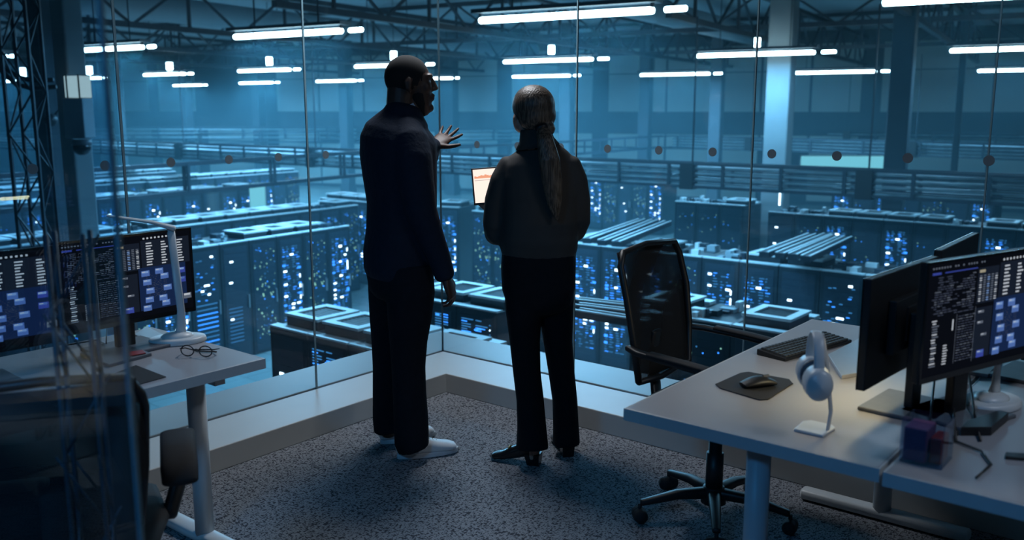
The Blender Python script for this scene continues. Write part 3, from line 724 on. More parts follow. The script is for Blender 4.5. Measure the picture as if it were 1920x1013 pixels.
# right desk pair seen from behind
pa = V((.935, 2.385, 0)); pb = V((1.30, 2.78, 0)); dv = (pa-pb).normalized()
monitor('dark backed monitor on the right desk, nearest, seen edge on from behind', pb, (pa-pb), .845, 1.155, .53, seed=7)
pa = V((1.33, 2.83, 0)); pb = V((1.66, 3.25, 0))
monitor('farther dark monitor on the right desk, back corner showing', pb, (pa-pb), .845, 1.165, .53, seed=8)
# second desk monitor whose screen shows
ql = V((1.062, 2.29, 0))
monitor('blurred lit monitor at the right edge, facing the camera', ql, (.43, .27), .89, 1.215, .56, seed=3)
ql = V((1.56, 2.66, 0)); monitor('monitor behind the lit one at the right edge, mostly hidden', ql, (.5, .45), .85, 1.17, .5, seed=9)

def desk_lamp(loc, rz, label, arm=True, h=.43):
    rt = thing('desk_lamp', label, 'desk lamp', loc, rz)
    MB().loft([(0,0,0),(0,0,.022)], [(.105,.075),(.10,.07)], (1,0,0), 32, False).build('base', 'white', rt, True, bevel=.006)
    MB().ell((0,0,.022), (.06,.045,.02)).build('base_dome', 'white', rt, True)
    MB().loft([(.01,0,.02),(.015,0,.06),(.018,0,.12),(.0,0,h)], [(.022,.018),(.017,.009),(.014,.005),(.014,.005)], (1,0,0), 16, False, 3).build('stem', 'white', rt, True)
    MB().loft([(.012,0,h),(-.06,0,h+.025),(-.21,0,h+.055)], [(.010,.024),(.006,.022),(.004,.02)], (0,0,1), 12, True, 3).build('lamp_head', 'white', rt, True)
    return rt
desk_lamp(pz(330, 644, DZ)+V((0,.02,0)), R(20), 'slim white desk lamp on the left desk, in front of the lit monitor')
desk_lamp(pz(1858, 760, DZ), R(35), 'round based desk lamp behind the lit right monitor', h=.24)
def flat(name, pts, h, mk, label, cat, z=DZ, bev=.002, name2=None):
    o = MB().prism([pz(x_, y_, z) for x_, y_ in pts][::-1], z+.0005, z+h)
    c = sum((q for q in o.v), V((0,0,0)))/len(o.v); c.z = z
    o.v = [q-c for q in o.v]; o = o.build(name, mk, bevel=bev); o.location = c
    return tag(o, label, cat)
# left desk things
flat('notebook', [(252,632),(282,643),(308,633),(275,616)], .010, 'silver', 'thin grey notebook behind the white lamp on the left desk', 'notebook')
flat('mouse_pad', [(205,705),(255,686),(312,708),(262,722)], .003, 'blackmat', 'black mouse pad at the front of the left desk', 'mouse pad')
flat('tray', [(150,668),(245,655),(285,668),(205,690)], .012, 'grey', 'low grey tray under the lit left monitor', 'tray')
MT['red'] = mat('dark red card', (.25,.015,.015), .5)
flat('red_card', [(238,662),(268,658),(274,664),(244,669)], .004, 'red', 'small red card in the low grey tray on the left desk', 'card', z=DZ+.0125)
# glasses
gc = pz(372, 668, DZ); o = thing('eyeglasses', 'folded black eyeglasses lying on the left desk', 'glasses', gc, R(-8))
for s_ in (-1, 1):
    ring = [(s_*.034+.024*cos(k*pi/8), -.012, .022+.019*sin(k*pi/8)) for k in range(17)]
    MB().tube(ring, .0022, 6).build('rim', 'black', o, True)
MB().tube([(-.010,-.012,.026),(0,-.014,.029),(.010,-.012,.026)], .002, 6).build('bridge', 'black', o, True)
MB().tube([(.060,-.012,.028),(.064,.03,.022),(.03,.055,.01),(-.05,.06,.006)], .0025, 6).build('temple_arm', 'black', o, True)
MB().tube([(-.060,-.012,.028),(-.064,.03,.02),(-.03,.045,.006),(.045,.05,.004)], .0025, 6).build('temple_arm', 'black', o, True)
def cable(pts, label, r_=.003, mk='black'):
    o = MB().tube(pts, r_, 6).build('cable', mk, None, True); return tag(o, label, 'cable')
cable([pz(205,640,DZ)+V((0,0,.12)), pz(200,655,DZ)+V((0,0,.02)), pz(180,640,DZ)+V((0,0,.004)), pz(120,650,DZ)+V((0,0,.004))], 'thin black cable behind the lit left monitor')
cable([pz(300,645,DZ)+V((0,0,.004)), pz(268,650,DZ)+V((0,0,.004)), pz(240,640,DZ)+V((0,0,.004))], 'thin black cable from the lamp on the left desk')
# right desk things
kb = pz(1510, 654, DZ); kx = (pz(1562,640,DZ)-pz(1462,668,DZ)); kx.z = 0
rt = thing('keyboard', 'dark keyboard on the right desk', 'keyboard', kb, math.atan2(kx.y, kx.x))
KL = .42
MB().hexa([(-KL/2,-.06,0),(KL/2,-.06,0),(KL/2,.06,0),(-KL/2,.06,0),(-KL/2,-.06,.012),(KL/2,-.06,.012),(KL/2,.06,.022),(-KL/2,.06,.022)]).build('case', 'black', rt, bevel=.003)
MT['key'] = mat('dark grey keys', (.05,.055,.06), .5)
km = MB()
for r_ in range(6):
    for c_ in range(20):
        x_ = -KL/2+.012+c_*.0198; y_ = -.053+r_*.0178; z_ = .0125+r_*.0017
        if c_ in (14, 15+1) and r_ > 3: continue
        km.hexa([(x_,y_,z_),(x_+.0165,y_,z_),(x_+.0165,y_+.0145,z_),(x_,y_+.0145,z_),(x_+.001,y_+.001,z_+.006),(x_+.0155,y_+.001,z_+.006),(x_+.0155,y_+.0135,z_+.006),(x_+.001,y_+.0135,z_+.006)])
km.build('keys', 'key', rt)
flat('mouse_pad', [(1341,722),(1350,730),(1424,752),(1440,751),(1487,721),(1480,713),(1403,699),(1388,701)], .004, 'blackmat', 'black mouse pad under the mouse on the right desk', 'mouse pad')
mc = pz(1422, 724, DZ+.004); mc.z = DZ+.0045
rt = thing('computer_mouse', 'black mouse on the pad on the right desk', 'mouse', mc, R(18))
mm = MB(); mm.loft([(-.055,0,.008),(-.03,0,.013),(0,0,.017),(.03,0,.014),(.052,0,.008)], [(.022,.008),(.030,.013),(.032,.017),(.030,.014),(.024,.008)], (0,1,0), 18, True); mm.build('shell', 'black', rt, True, sub=1)
MB().box(.015,.035,-.003,.003,.028,.035).build('scroll_wheel', 'grey', rt)
# headphones on a stand
hb = pz(1528, 806, DZ); rt = thing('headphone_stand', 'slim pale headphone stand on the right desk', 'stand', hb, GR)
MB().prism([(-.04,-.05),(.04,-.05),(.045,.03),(.03,.05),(-.03,.05),(-.045,.03)], 0, .008).build('base', 'white', rt, bevel=.003)
hx = V((hb.x, hb.y, 0))
st = MB().loft([V((.035,.0,.008)), V((.04,0,.06)), V((.02,.01,.18)), V((.0,.01,.265))], [(.012,.004)]*4, (0,1,0), 10, True)
st.build('post', 'white', rt, True)
hq = thing('headphones', 'white over ear headphones hanging on the stand on the right desk', 'headphones', hb+V((.0,.0,.1)), R(-8))
band = []
for k_ in range(13):
    an = pi*k_/12; band.append((-.012+.0*k_, .062*cos(an)-.005, .085+.088*sin(an)))
MB().loft(band, [(.014,.005)]*13, (1,0,0), 12, True, 3).build('headband', 'white', hq, True)
for s_ in (-1, 1):
    yy = s_*.062-.005
    c_ = MB().loft([(-.012,yy+s_*.012,.05),(-.012,yy-s_*.022,.05)], [(.036,.044),(.038,.046)], (1,0,0), 24, True).build('ear_cup', 'white', hq, True)
    MB().loft([(-.012,yy-s_*.03,.05),(-.012,yy-s_*.045,.05)], [(.034,.042),(.03,.038)], (1,0,0), 20, False).build('ear_pad', 'grey', c_, True)
flat('laptop', [(1552,672),(1578,712),(1650,700),(1612,640)], .014, 'silver', 'closed pale grey laptop beside the keyboard', 'laptop')
flat('notepad', [(1628,668),(1660,700),(1706,686),(1680,655)], .008, 'white', 'white notepad behind the dark monitor on the right desk', 'notepad')
rt = thing('desk_box', 'clear acrylic box with purple and red things behind the right monitor', 'box', pz(1735, 862, DZ), GR)
b_ = MB()
for (x0,x1,y0,y1) in ((-.05,.05,-.05,-.047),(-.05,.05,.047,.05),(-.05,-.047,-.047,.047),(.047,.05,-.047,.047)): b_.box(x0,x1,y0,y1,0,.11)
b_.box(-.05,.05,-.05,.05,0,.003).build('clear_case', 'clear', rt)
MT['purple'] = mat('dark purple card', (.10,.04,.12), .6)
MB().box(-.044,.01,-.044,.04,.004,.09).build('purple_block', 'purple', rt, bevel=.004); MB().box(.014,.042,-.03,.04,.004,.07).build('red_block', 'red', rt, bevel=.004)
flat('black_case', [(1800,818),(1858,818),(1890,790),(1868,786),(1812,805)], .025, 'black', 'small black case behind the lit right monitor', 'case', z=DZ)
flat('pen', [(1884,862),(1930,866),(1930,856),(1886,853)], .008, 'black', 'black pen lying at the right edge of the second desk', 'pen', z=DZ)
for i, (x_, dx) in enumerate([(1762,-12),(1772,10),(1790,24)]):
    cable([pz(x_,700,DZ)+V((0,0,.10)), pz(x_+dx,740,DZ)+V((0,0,.06)), pz(x_+dx*1.5,790,DZ)+V((0,0,.02)), pz(x_+dx*2,830,DZ)+V((0,0,.005))], '%s black cable hanging behind the lit right monitor' % ORD[i], .0035)
cable([pz(1790,830,DZ)+V((0,0,.005)), pz(1840,850,DZ)+V((0,0,.005)), pz(1858,875,DZ)+V((0,0,.005)), pz(1830,900,DZ)+V((0,0,.005))], 'looped dark cable on the second desk', .003)

# ------------------------------------------------------------------ office chairs (local: faces +y)
def office_chair(loc, rz, label, loop_arms=False, bh=1.06, bw=.235, seed=0, arms=.66):
    rt = thing('office_chair', label, 'office chair', V((loc.x, loc.y, 0)), rz)
    s_ = MB().loft([(0,-.22,.46),(0,0,.465),(0,.24,.455)], [(.21,.035),(.25,.04),(.22,.03)], (1,0,0), 24, True, 3).build('seat', 'blackmat', rt, True)
    # back: a frame of bent tube and the fabric stretched in it
    pr = [(bw*.86,-.235,.56),(bw*.95,-.25,.72),(bw,-.275,.88),(bw*.98,-.31,bh-.05),(bw*.86,-.32,bh),(0,-.335,bh+.012),(-bw*.86,-.32,bh),(-bw*.98,-.31,bh-.05),(-bw,-.275,.88),(-bw*.95,-.25,.72),(-bw*.86,-.235,.56),(0,-.25,.535),(bw*.86,-.235,.56)]
    MB().loft(pr, [(.014,.012)]*len(pr), (0,1,0), 10, False).build('back_frame', 'black', rt, True)
    fb = MB(); nx, nz = 10, 12; o = len(fb.v)
    for j in range(nz+1):
        v_ = j/nz; z_ = .55+(bh-.55)*v_; wd_ = bw*(.86+.14*sin(pi*min(1, v_*1.15)*.8)); y_ = -.235-.10*v_**1.3
        for i in range(nx+1): u_ = i/nx*2-1; fb.v.append(V((wd_*u_, y_-.03*(1-u_*u_), z_)))
    for j in range(nz):
        for i in range(nx): a_ = o+j*(nx+1)+i; fb.face((a_, a_+1, a_+nx+2, a_+nx+1))
    fo = fb.build('back_mesh', 'meshfab', rt, True); md = fo.modifiers.new('Solidify', 'SOLIDIFY'); md.thickness = .003
    MB().loft([(0,-.18,.44),(0,-.27,.46),(0,-.29,.62),(0,-.275,.72)], [(.035,.01)]*4, (1,0,0), 10, True, 3).build('back_bracket', 'black', rt, True)
    for s in (-1, 1):
        if loop_arms:
            ap = [(s*.25,.05,.45),(s*.285,.10,.54),(s*.285,.14,arms-.02),(s*.285,.07,arms+.005),(s*.285,-.18,arms+.005)]
            ar = MB().loft(ap[:3], [(.022,.035)]*3, (1,0,0), 12, True, 3).build('arm_support', 'black', rt, True)
            MB().loft([(s*.285,-.17,arms-.03),(s*.285,-.14,arms),(s*.285,.10,arms+.01),(s*.285,.16,arms-.015),(s*.285,.17,arms-.08),(s*.285,.13,arms-.15)], [(.046,.014),(.048,.016),(.048,.016),(.046,.016),(.04,.014),(.03,.012)], (1,0,0), 14, True, 3).build('arm_pad', 'blackmat', ar, True)
        else:
            ap = [(s*.235,-.26,.70),(s*.265,-.20,.695),(s*.275,-.05,.685),(s*.275,.14,.668),(s*.27,.20,.64),(s*.26,.16,.53),(s*.245,.08,.46)]
            ar = MB().loft(ap, [(.02,.012)]*7, (1,0,0), 12, True, 3).build('armrest', 'black', rt, True)
            MB().loft([(s*.272,-.15,.702),(s*.276,0,.694),(s*.275,.15,.68)], [(.026,.008)]*3, (1,0,0), 12, True, 3).build('arm_pad', 'blackmat', ar, True)
    MB().box(-.09,.09,-.12,.12,.40,.44).build('tilt_mechanism', 'black', rt, bevel=.01)
    MB().tube([(-.08,.05,.42),(-.2,.06,.41),(-.29,.07,.40)], .006, 8).build('lever', 'black', rt, True)
    MB().loft([(0,0,.10),(0,0,.27),(0,0,.2701),(0,0,.41)], [.034,.034,.026,.026], (1,0,0), 20, False).build('gas_lift', 'black', rt, True)
    MB().loft([(0,0,.065),(0,0,.13)], [.05,.042], (1,0,0), 20, False).build('hub', 'black', rt, True)
    for k_ in range(5):
        an = 2*pi*k_/5 + seed; dx, dy = cos(an), sin(an)
        MB().loft([(dx*.03,dy*.03,.105),(dx*.15,dy*.15,.105),(dx*.29,dy*.29,.08)], [(.026,.022),(.022,.018),(.016,.012)], (-dy,dx,0), 12, True, 3).build('base_leg', 'black', rt, True)
        c_ = MB(); cx, cy_ = dx*.30, dy*.30; pxn = V((-dy,dx,0))
        for sg in (-1, 1): c_.loft([V((cx,cy_,.03))+pxn*sg*.006, V((cx,cy_,.03))+pxn*sg*.024], [.029,.027], (0,0,1), 18, True)
        c_.bar((cx,cy_,.03),(cx,cy_,.075),.012,.012).build('caster', 'blackmat', rt, True)
    return rt
office_chair(V((.80,3.40,0)), -R(128.8), 'black mesh office chair drawn up to the right desk', seed=.5)
office_chair(V((-1.205,2.33,0)), R(21), 'black office chair with curled arms in the dark lower left corner', True, bh=.97, bw=.215, seed=.9, arms=.66)
# reflection of a truss in the partition pane, built as thin solid tubes
lp = V((-1.02, 1.92, 0))
o = thing('truss_reflection', 'slim lattice truss reflection, built as solid tubes in the dark left foreground', 'reflection', V((-.955,1.94,0)), R(14))
for sx, sy in ((-.036,-.036),(.036,-.036),(.036,.036),(-.036,.036)):
    MB().loft([(sx,sy,0),(sx,sy,1.34)], [.0055]*2, (1,0,0), 10, False).build('upright', 'cabletray', o, True)
wm = MB()
for k_ in range(8):
    z_ = .05+k_*.16; s = 1 if k_ % 2 else -1
    for yy in (-.036,.036): wm.tube([(-.036*s,yy,z_),(.055*s,yy,z_+.16)], .0028, 6)
    for xx in (-.036,.036): wm.tube([(xx,-.036*s,z_),(xx,.055*s,z_+.16)], .0028, 6)
wm.build('lacing', 'cabletray', o, True)

# added warm lamp for the desk glow, placed before the nearest back-turned screen
pm_ = (V((.935, 2.385, 0)) + V((1.30, 2.78, 0)))/2 - BX*.06; pm_.z = .98
area('added_desk_glow', pm_, .4, (1, .82, .45), 1.1, (R(35), 0, math.atan2(-BX.y, -BX.x)-pi/2), .05)

# ------------------------------------------------------------------ people
def hand(mb, wrist, dirn, palm_n, thumb_dir, size=1.0, curl=(.2,.2,.25,.3), spread=.12, thumb_curl=.2, finger_thumb_ang=.9):
    """a palm, four unequal bent fingers and a thumb that leaves the side of the palm"""
    d = V(dirn).normalized(); n_ = V(palm_n); n_ = (n_ - d*n_.dot(d)).normalized(); t_ = d.cross(n_).normalized()
    if t_.dot(V(thumb_dir)) < 0: t_ = -t_
    s = size
    mb.loft([wrist-d*.03*s, wrist, wrist+d*.03*s, wrist+d*.065*s, wrist+d*.088*s], [(.026*s,.020*s),(.026*s,.018*s),(.037*s,.017*s),(.041*s,.015*s),(.038*s,.012*s)], t_, 16, True, 2.4)
    lens = [.072, .080, .074, .058]; offs = [.028, .0095, -.009, -.027]
    for i in range(4):
        base = wrist + d*(.086 - (.004 if i in (0, 3) else 0) - (.006 if i == 3 else 0))*s + t_*offs[i]*s
        ang = (1.5-i)*spread; dd = (d*cos(ang) + t_*sin(ang)).normalized(); p = [base - dd*.012*s, base]; L_ = lens[i]*s; c = curl[i]; a_ = 0; cur = base
        for k_, fr in enumerate((.45, .3, .25)):
            a_ += c*(1 if k_ == 0 else 1.25); stp = (dd*cos(a_) + n_*sin(a_))*L_*fr; cur = cur + stp; p.append(cur)
        mb.loft(p, [.0095*s, .0095*s, .0088*s, .0080*s, .0066*s], n_, 10, True)
    tb = wrist + d*.022*s + t_*.026*s; ta = finger_thumb_ang
    td = (d*cos(ta) + t_*sin(ta)).normalized(); p = [tb - td*.01*s, tb, tb + td*.035*s, tb + (td*cos(thumb_curl)+n_*sin(thumb_curl)*.6+d*.1).normalized()*.062*s + td*.0, tb + (td*cos(thumb_curl*1.6)+n_*sin(thumb_curl*1.6)*.6+d*.16).normalized()*.088*s]
    mb.loft(p, [.015*s, .0145*s, .0115*s, .0105*s, .0075*s], n_, 10, True)
def rp(px, py, d): return pd(px, py, d)

# ---- the man
man = thing('person', 'man in dark jacket and trousers with white sneakers, reaching a hand towards the glass', 'person', V((-.50, 4.09, 0)))
D = 4.06; fw = V((.87,.49,0)); wd = V((.49,-.87,0))
# body: head, neck, hands, ankles
body = MB()
hc = rp(770, 160, D+.02); hf = V((.985, .17, 0)).normalized(); hs = V((-hf.y, hf.x, 0)); up = V((0,0,1))
def H(f, s_, u): return hc + hf*f + hs*s_ + up*u
body.ell(H(-.012,0,.030), (.098,.076,.095), hf, up, 24, 16)                 # skull
body.ell(H(.035,0,-.005), (.060,.062,.085), hf, up, 20, 14)                 # face
body.loft([H(.045,0,.035), H(.050,0,-.035), H(.052,0,-.085), H(.056,0,-.118)], [(.042,.060),(.042,.056),(.036,.047),(.024,.030)], hf, 18, True)   # jaw
body.loft([H(-.035,0,-.01), H(-.042,0,-.07), H(-.045,0,-.12), H(-.050,0,-.20)], [(.068,.064),(.066,.064),(.066,.066),(.075,.085)], hf, 18, True)   # neck
body.loft([H(.02,0,-.06), H(-.01,0,-.12)], [(.055,.045),(.05,.05)], hf, 16, True)
body.ell(H(.080,0,.040), (.020,.052,.014), hf, up, 14, 8)                   # brow
body.loft([H(.090,0,.030), H(.104,0,.005), H(.112,0,-.014)], [(.009,.010),(.010,.012),(.011,.017)], hf, 12, True)    # nose
body.ell(H(.098,.0,-.016), (.014,.020,.010), hf, up, 10, 8)
body.ell(H(.072,0,-.052), (.030,.034,.030), hf, up, 14, 10); body.ell(H(.096,0,-.044), (.011,.022,.0085), hf, up, 12, 8); body.ell(H(.094,0,-.058), (.011,.020,.0085), hf, up, 12, 8)   # lips
body.ell(H(.080,0,-.098), (.022,.026,.020), hf, up, 12, 8)                  # chin
body.ell(H(.060,.035,-.01), (.03,.026,.03), hf, up, 12, 8); body.ell(H(.060,-.035,-.01), (.03,.026,.03), hf, up, 12, 8)    # cheeks
for s_ in (-1, 1):                                                          # ears
    e_ = H(-.012, s_*.079, -.002)
    body.loft([e_+up*.030+hf*.002, e_+up*.012-hf*.006+hs*s_*.008, e_-up*.012-hf*.003+hs*s_*.007, e_-up*.028+hf*.004], [(.014,.006),(.018,.0065),(.014,.006),(.008,.006)], hf, 12, True)
# left arm reaching forward, its hand
lw = rp(813, 274, 4.42); ld = V((.50,.62,.40)).normalized()
body.loft([rp(796,278,4.34), rp(806,276,4.39), lw], [.030,.028,.026], (0,0,1), 14, True)
hand(body, lw, ld, V((-.1,.6,-.8)), V((.75,-.35,-.6)), 1.05, (-.05,-.10,-.12,-.12), .24, -.1, .95)
# right hand hanging
rw = rp(836, 520, 3.93); rd_ = (rp(846, 548, 3.94)-rw).normalized()
body.loft([rp(828,500,3.92), rw], [.028,.026], (0,1,0), 14, True)
hand(body, rw, rd_, V((-.75,.25,-.1)), V((.3,.8,0)), 1.02, (.35,.42,.48,.52), .03, .35, .55)
def bc(px, py, dd): return rp(px, py, D+dd)
body.loft([bc(757,215,0), bc(750,260,0), bc(750,350,0), bc(752,440,0), bc(749,500,0)], [(.07,.07),(.15,.10),(.16,.10),(.13,.10),(.14,.10)], wd, 20, True)
body.loft([bc(760,252,-.08), bc(772,300,-.15), bc(789,395,-.175), bc(822,480,-.135), rp(828,500,3.92)], [.05,.05,.042,.034,.028], (1,0,0), 12, True)
body.loft([bc(760,252,.10), bc(785,266,.20), bc(798,274,.27), rp(806,276,4.39)], [.045,.04,.035,.028], (0,0,1), 12, True)
body.loft([bc(760,500,-.04), bc(768,600,-.08), bc(766,690,-.06), bc(770,840,-.06)], [.08,.06,.045,.035], (1,0,0), 12, True)
body.loft([bc(738,500,.04), bc(729,600,.12), bc(727,690,.13), bc(728,812,.13)], [.08,.06,.045,.035], (1,0,0), 12, True)
body.build('body', 'skin_m', man, remesh=.0042, world=True)
hair = MB(); hair.ell(H(-.016,0,.034), (.099,.0785,.096), hf, up, 28, 18)
hm = hair.build('cropped_hair', 'stub', man, True, world=True)
beard = MB(); beard.loft([H(.030,0,-.045), H(.045,0,-.085), H(.052,0,-.119)], [(.045,.062),(.042,.050),(.024,.030)], hf, 18, True)
beard.build('beard', 'stub', man, True, world=True)
for s_ in (-1, 1): MB().ell(H(.074, s_*.028, .016), (.012,.013,.009), hf, up, 12, 8).build('eye', 'eye', man, True, world=True)
# shirt collar
cl_ = MB(); cc = H(-.044,0,-.125)
for k_ in range(1):
    cl_.loft([cc-up*.03+hf*.02, cc+up*.024-hf*.004], [(.086,.078),(.077,.074)], hf, 28, False)
cl_.build('shirt_collar', 'shirt', man, True, world=True)
# jacket
jk = MB()
def c_(px, py, dd=0): return rp(px, py, D+dd)
jk.loft([c_(757,214), c_(753,228), c_(750,243), c_(747,262), c_(746,290), c_(749,330), c_(753,380), c_(752,430), c_(749,475), c_(748,500)],
        [(.088,.086),(.135,.110),(.180,.142),(.208,.156),(.218,.154),(.214,.148),(.195,.142),(.182,.146),(.178,.156),(.172,.152)], wd, 28, True, 2.3)
jk.loft([c_(760,208), c_(758,215), c_(756,227)], [(.082,.082),(.098,.094),(.13,.11)], wd, 22, False)
# right arm (near): shoulder, elbow, wrist
jk.loft([c_(760,250,-.08), c_(766,268,-.12), c_(773,300,-.155), c_(779,340,-.17), c_(789,395,-.175), c_(806,440,-.155), c_(822,480,-.135), c_(833,515,-.125)],
        [.080,.090,.086,.080,.070,.060,.052,.046], (1,0,0), 20, True)
# left arm (far): raised forward
jk.loft([c_(748,250,.13), c_(772,258,.18), c_(795,300,.24), c_(803,292,.30), c_(810,280,.345), c_(813,275,.35)], [.072,.068,.060,.052,.040,.036], (0,0,1), 18, True)
jk.loft([c_(760,250,.10), c_(785,262,.20), c_(798,273,.27), c_(813,274,.35)], [.07,.062,.052,.038], (0,0,1), 18, True)
jk.build('jacket', 'navy', man, remesh=.008, world=True)
lap = MB()
lap.loft([H(-.040,0,-.175), H(-.048,0,-.126)], [(.100,.096),(.083,.080)], hf, 28, False)
lo = lap.build('jacket_collar', 'navy', man, True, world=True); md = lo.modifiers.new('Solidify', 'SOLIDIFY'); md.thickness = .006
# trousers
tr = MB()
tr.loft([c_(748,468), c_(748,500), c_(748,530)], [(.168,.148),(.165,.148),(.150,.135)], wd, 24, True, 2.3)
tr.loft([c_(765,500,-.07), c_(770,550,-.08), c_(768,600,-.08), c_(766,640,-.07), c_(766,690,-.06), c_(768,740,-.06), c_(771,790,-.06), c_(772,832,-.065), c_(775,842,-.065)],
        [(.105,.110),(.104,.108),(.090,.098),(.076,.086),(.064,.078),(.066,.078),(.072,.080),(.080,.078),(.076,.072)], wd, 20, False, 2.2)
tr.loft([c_(733,500,.08), c_(731,550,.10), c_(729,600,.12), c_(728,640,.12), c_(727,690,.13), c_(726,740,.13), c_(727,785,.13), c_(730,808,.13)],
        [(.100,.108),(.092,.100),(.078,.090),(.068,.080),(.060,.072),(.060,.070),(.064,.072),(.068,.074)], wd, 20, False, 2.2)
tr.build('trousers', 'trous', man, remesh=.008, world=True)
def sneaker(heel, toe_dir, L_, parent, mk='snk', name='sneaker'):
    t_ = V((*toe_dir, 0)).normalized(); q = V((heel.x, heel.y, 0))
    m_ = MB(); z = V((0,0,1)); sd_ = V((-t_.y, t_.x, 0))
    m_.loft([q+t_*.02+z*.060, q+t_*.07*1+z*.060, q+t_*.13+z*.054, q+t_*.19+z*.043, q+t_*.25+z*.036, q+t_*(L_-.025)+z*.032],
            [(.036,.040),(.040,.043),(.042,.038),(.046,.028),(.047,.021),(.038,.016)], sd_, 20, True, 2.6)
    m_.loft([q+t_*.045+z*.06, q+t_*.048+z*.10], [(.038,.044),(.036,.044)], sd_, 18, False)
    sh = m_.build(name, mk, parent, remesh=.005, world=True)
    so = MB()
    pts = []
    for k_ in range(28):
        u_ = k_/28*2*pi; lx = L_/2 + (L_/2)*cos(u_); wy = (.041 + .008*cos(u_-.0))*sin(u_)*(1 if abs(cos(u_)) < .98 else 1)
        pts.append(q + t_*lx + sd_*wy)
    so.prism(pts, .001, .026); so.build('sole', 'sole', sh, bevel=.005, world=False).location = (0,0,0)
    o_ = sh.children[0]; o_.location = -V(parent.location)
    lc = MB()
    for k_ in range(5): c0 = q+t_*(.12+k_*.018)+z*(.098-k_*.007); lc.tube([c0-sd_*.018-z*.004, c0+z*.002, c0+sd_*.018-z*.004], .0026, 6)
    l_o = lc.build('laces', 'white', sh); l_o.location = -V(parent.location)
    return sh
sneaker(pz(744,862,0), (.26,.10), .30, man); sneaker(pz(712,834,0), (.26,.13), .29, man)

# ---- the woman
W0 = V((.13, 3.96, 0))
wm_ = thing('person', 'woman with a blonde ponytail, charcoal blouse and black trousers, holding a lit tablet', 'person', W0)
E = 3.97
def w_(px, py, dd=0): return rp(px, py, E+dd)
b2 = MB(); wc = rp(999, 210, E); wf = V((-.35,.94,0)).normalized(); ws = V((wf.y, -wf.x, 0))
def K(f, s_, u): return wc + wf*f + ws*s_ + up*u
b2.ell(K(-.010,0,.02), (.088,.070,.085), wf, up, 22, 14); b2.ell(K(.035,0,-.01), (.052,.058,.078), wf, up, 20, 12)
b2.loft([K(.045,0,.02), K(.050,0,-.05), K(.052,0,-.100)], [(.038,.054),(.038,.048),(.022,.026)], wf, 16, True)
b2.loft([K(.085,0,.020), K(.098,0,-.010)], [(.008,.008),(.010,.013)], wf, 10, True); b2.ell(K(.084,0,-.045), (.012,.022,.008), wf, up, 10, 8); b2.ell(K(.082,0,-.056), (.012,.020,.008), wf, up, 10, 8)
b2.loft([K(-.015,0,-.04), K(-.018,0,-.10), K(-.020,0,-.17)], [(.046,.046),(.046,.048),(.055,.06)], wf, 16, True)
for s_ in (-1, 1):
    e_ = K(-.0, s_*(.072 if s_ > 0 else .080), -.012 if s_ > 0 else -.034); b2.loft([e_+up*.026, e_+up*.01-wf*.005+ws*s_*.006, e_-up*.014+ws*s_*.005, e_-up*.026+wf*.003], [(.012,.005),(.015,.006),(.011,.005),(.007,.005)], wf, 12, True)
b2.ell(K(.01,-.050,-.045), (.040,.034,.045), wf, up, 14, 10)
# left hand under the tablet
lh = w_(925, 400, .23)
b2.loft([w_(938,412,.17), lh], [.026,.024], (0,0,1), 12, True)
hand(b2, lh, (w_(899,380,.27)-lh), V((.35,.1,.9)), V((-.3,-.9,.2)), .92, (.25,.3,.35,.4), .08, .1, .6)
rh_ = w_(975, 395, .30); b2.loft([w_(1010,405,.26), rh_], [.026,.024], (0,0,1), 12, True)
hand(b2, rh_, V((-.8,.1,.35)), V((0,-.6,.5)), V((0,.3,1)), .92, (.3,.35,.4,.5), .05, .2, .7)
b2.loft([w_(1006,262), w_(1012,310), w_(1013,400), w_(1010,480), w_(1010,540)], [(.05,.05),(.12,.07),(.12,.08),(.12,.08),(.12,.08)], V((1,.1,0)), 18, True)
b2.loft([w_(990,300), w_(957,312), w_(940,350), w_(934,420,.03), w_(938,412,.17)], [.05,.04,.036,.034,.026], (0,1,0), 12, True)
b2.loft([w_(1040,300), w_(1066,312), w_(1080,360), w_(1080,420,.05), w_(1055,425,.18), w_(1010,405,.26)], [.05,.04,.036,.034,.03,.024], (0,1,0), 12, True)
b2.loft([w_(985,540), w_(984,640,-.02), w_(994,750,-.03), w_(1000,856,-.02)], [.06,.05,.04,.030], (1,0,0), 12, True)
b2.loft([w_(1038,540,.02), w_(1046,640,.06), w_(1059,750,.09), w_(1062,838,.10)], [.06,.05,.04,.030], (1,0,0), 12, True)
b2.build('body', 'skin_w', wm_, remesh=.0042, world=True)
for s_ in (-1, 1): MB().ell(K(.078, s_*.027, .012), (.011,.012,.009), wf, up, 12, 8).build('eye', 'eye', wm_, True, world=True)
hr = MB(); hr.ell(K(-.014,-.002,.026), (.100,.092,.090), wf, up, 26, 16); hr.ell(K(-.035,.004,-.012), (.078,.084,.080), wf, up, 22, 14)
hr.ell(K(-.078,.030,-.070), (.040,.040,.036), wf, up, 16, 10)
hr.build('hair', 'hair', wm_, remesh=.006, world=True)
pt = MB(); pt.loft([w_(1016,240,-.085), w_(1022,262,-.125), w_(1030,300,-.150), w_(1036,345,-.152), w_(1040,385,-.148), w_(1044,412,-.145)], [(.028,.020),(.036,.024),(.045,.026),(.044,.022),(.030,.015),(.010,.006)], (1,0,0), 20, True)
pt.build('ponytail', 'hair', wm_, remesh=.005, world=True)
MB().loft([w_(1014,236,-.09), w_(1017,244,-.10)], [(.027,.022),(.027,.022)], (1,0,0), 16, False).build('hair_tie', 'black', wm_, True, world=True)
bl = MB(); wx = V((.99,.12,0))
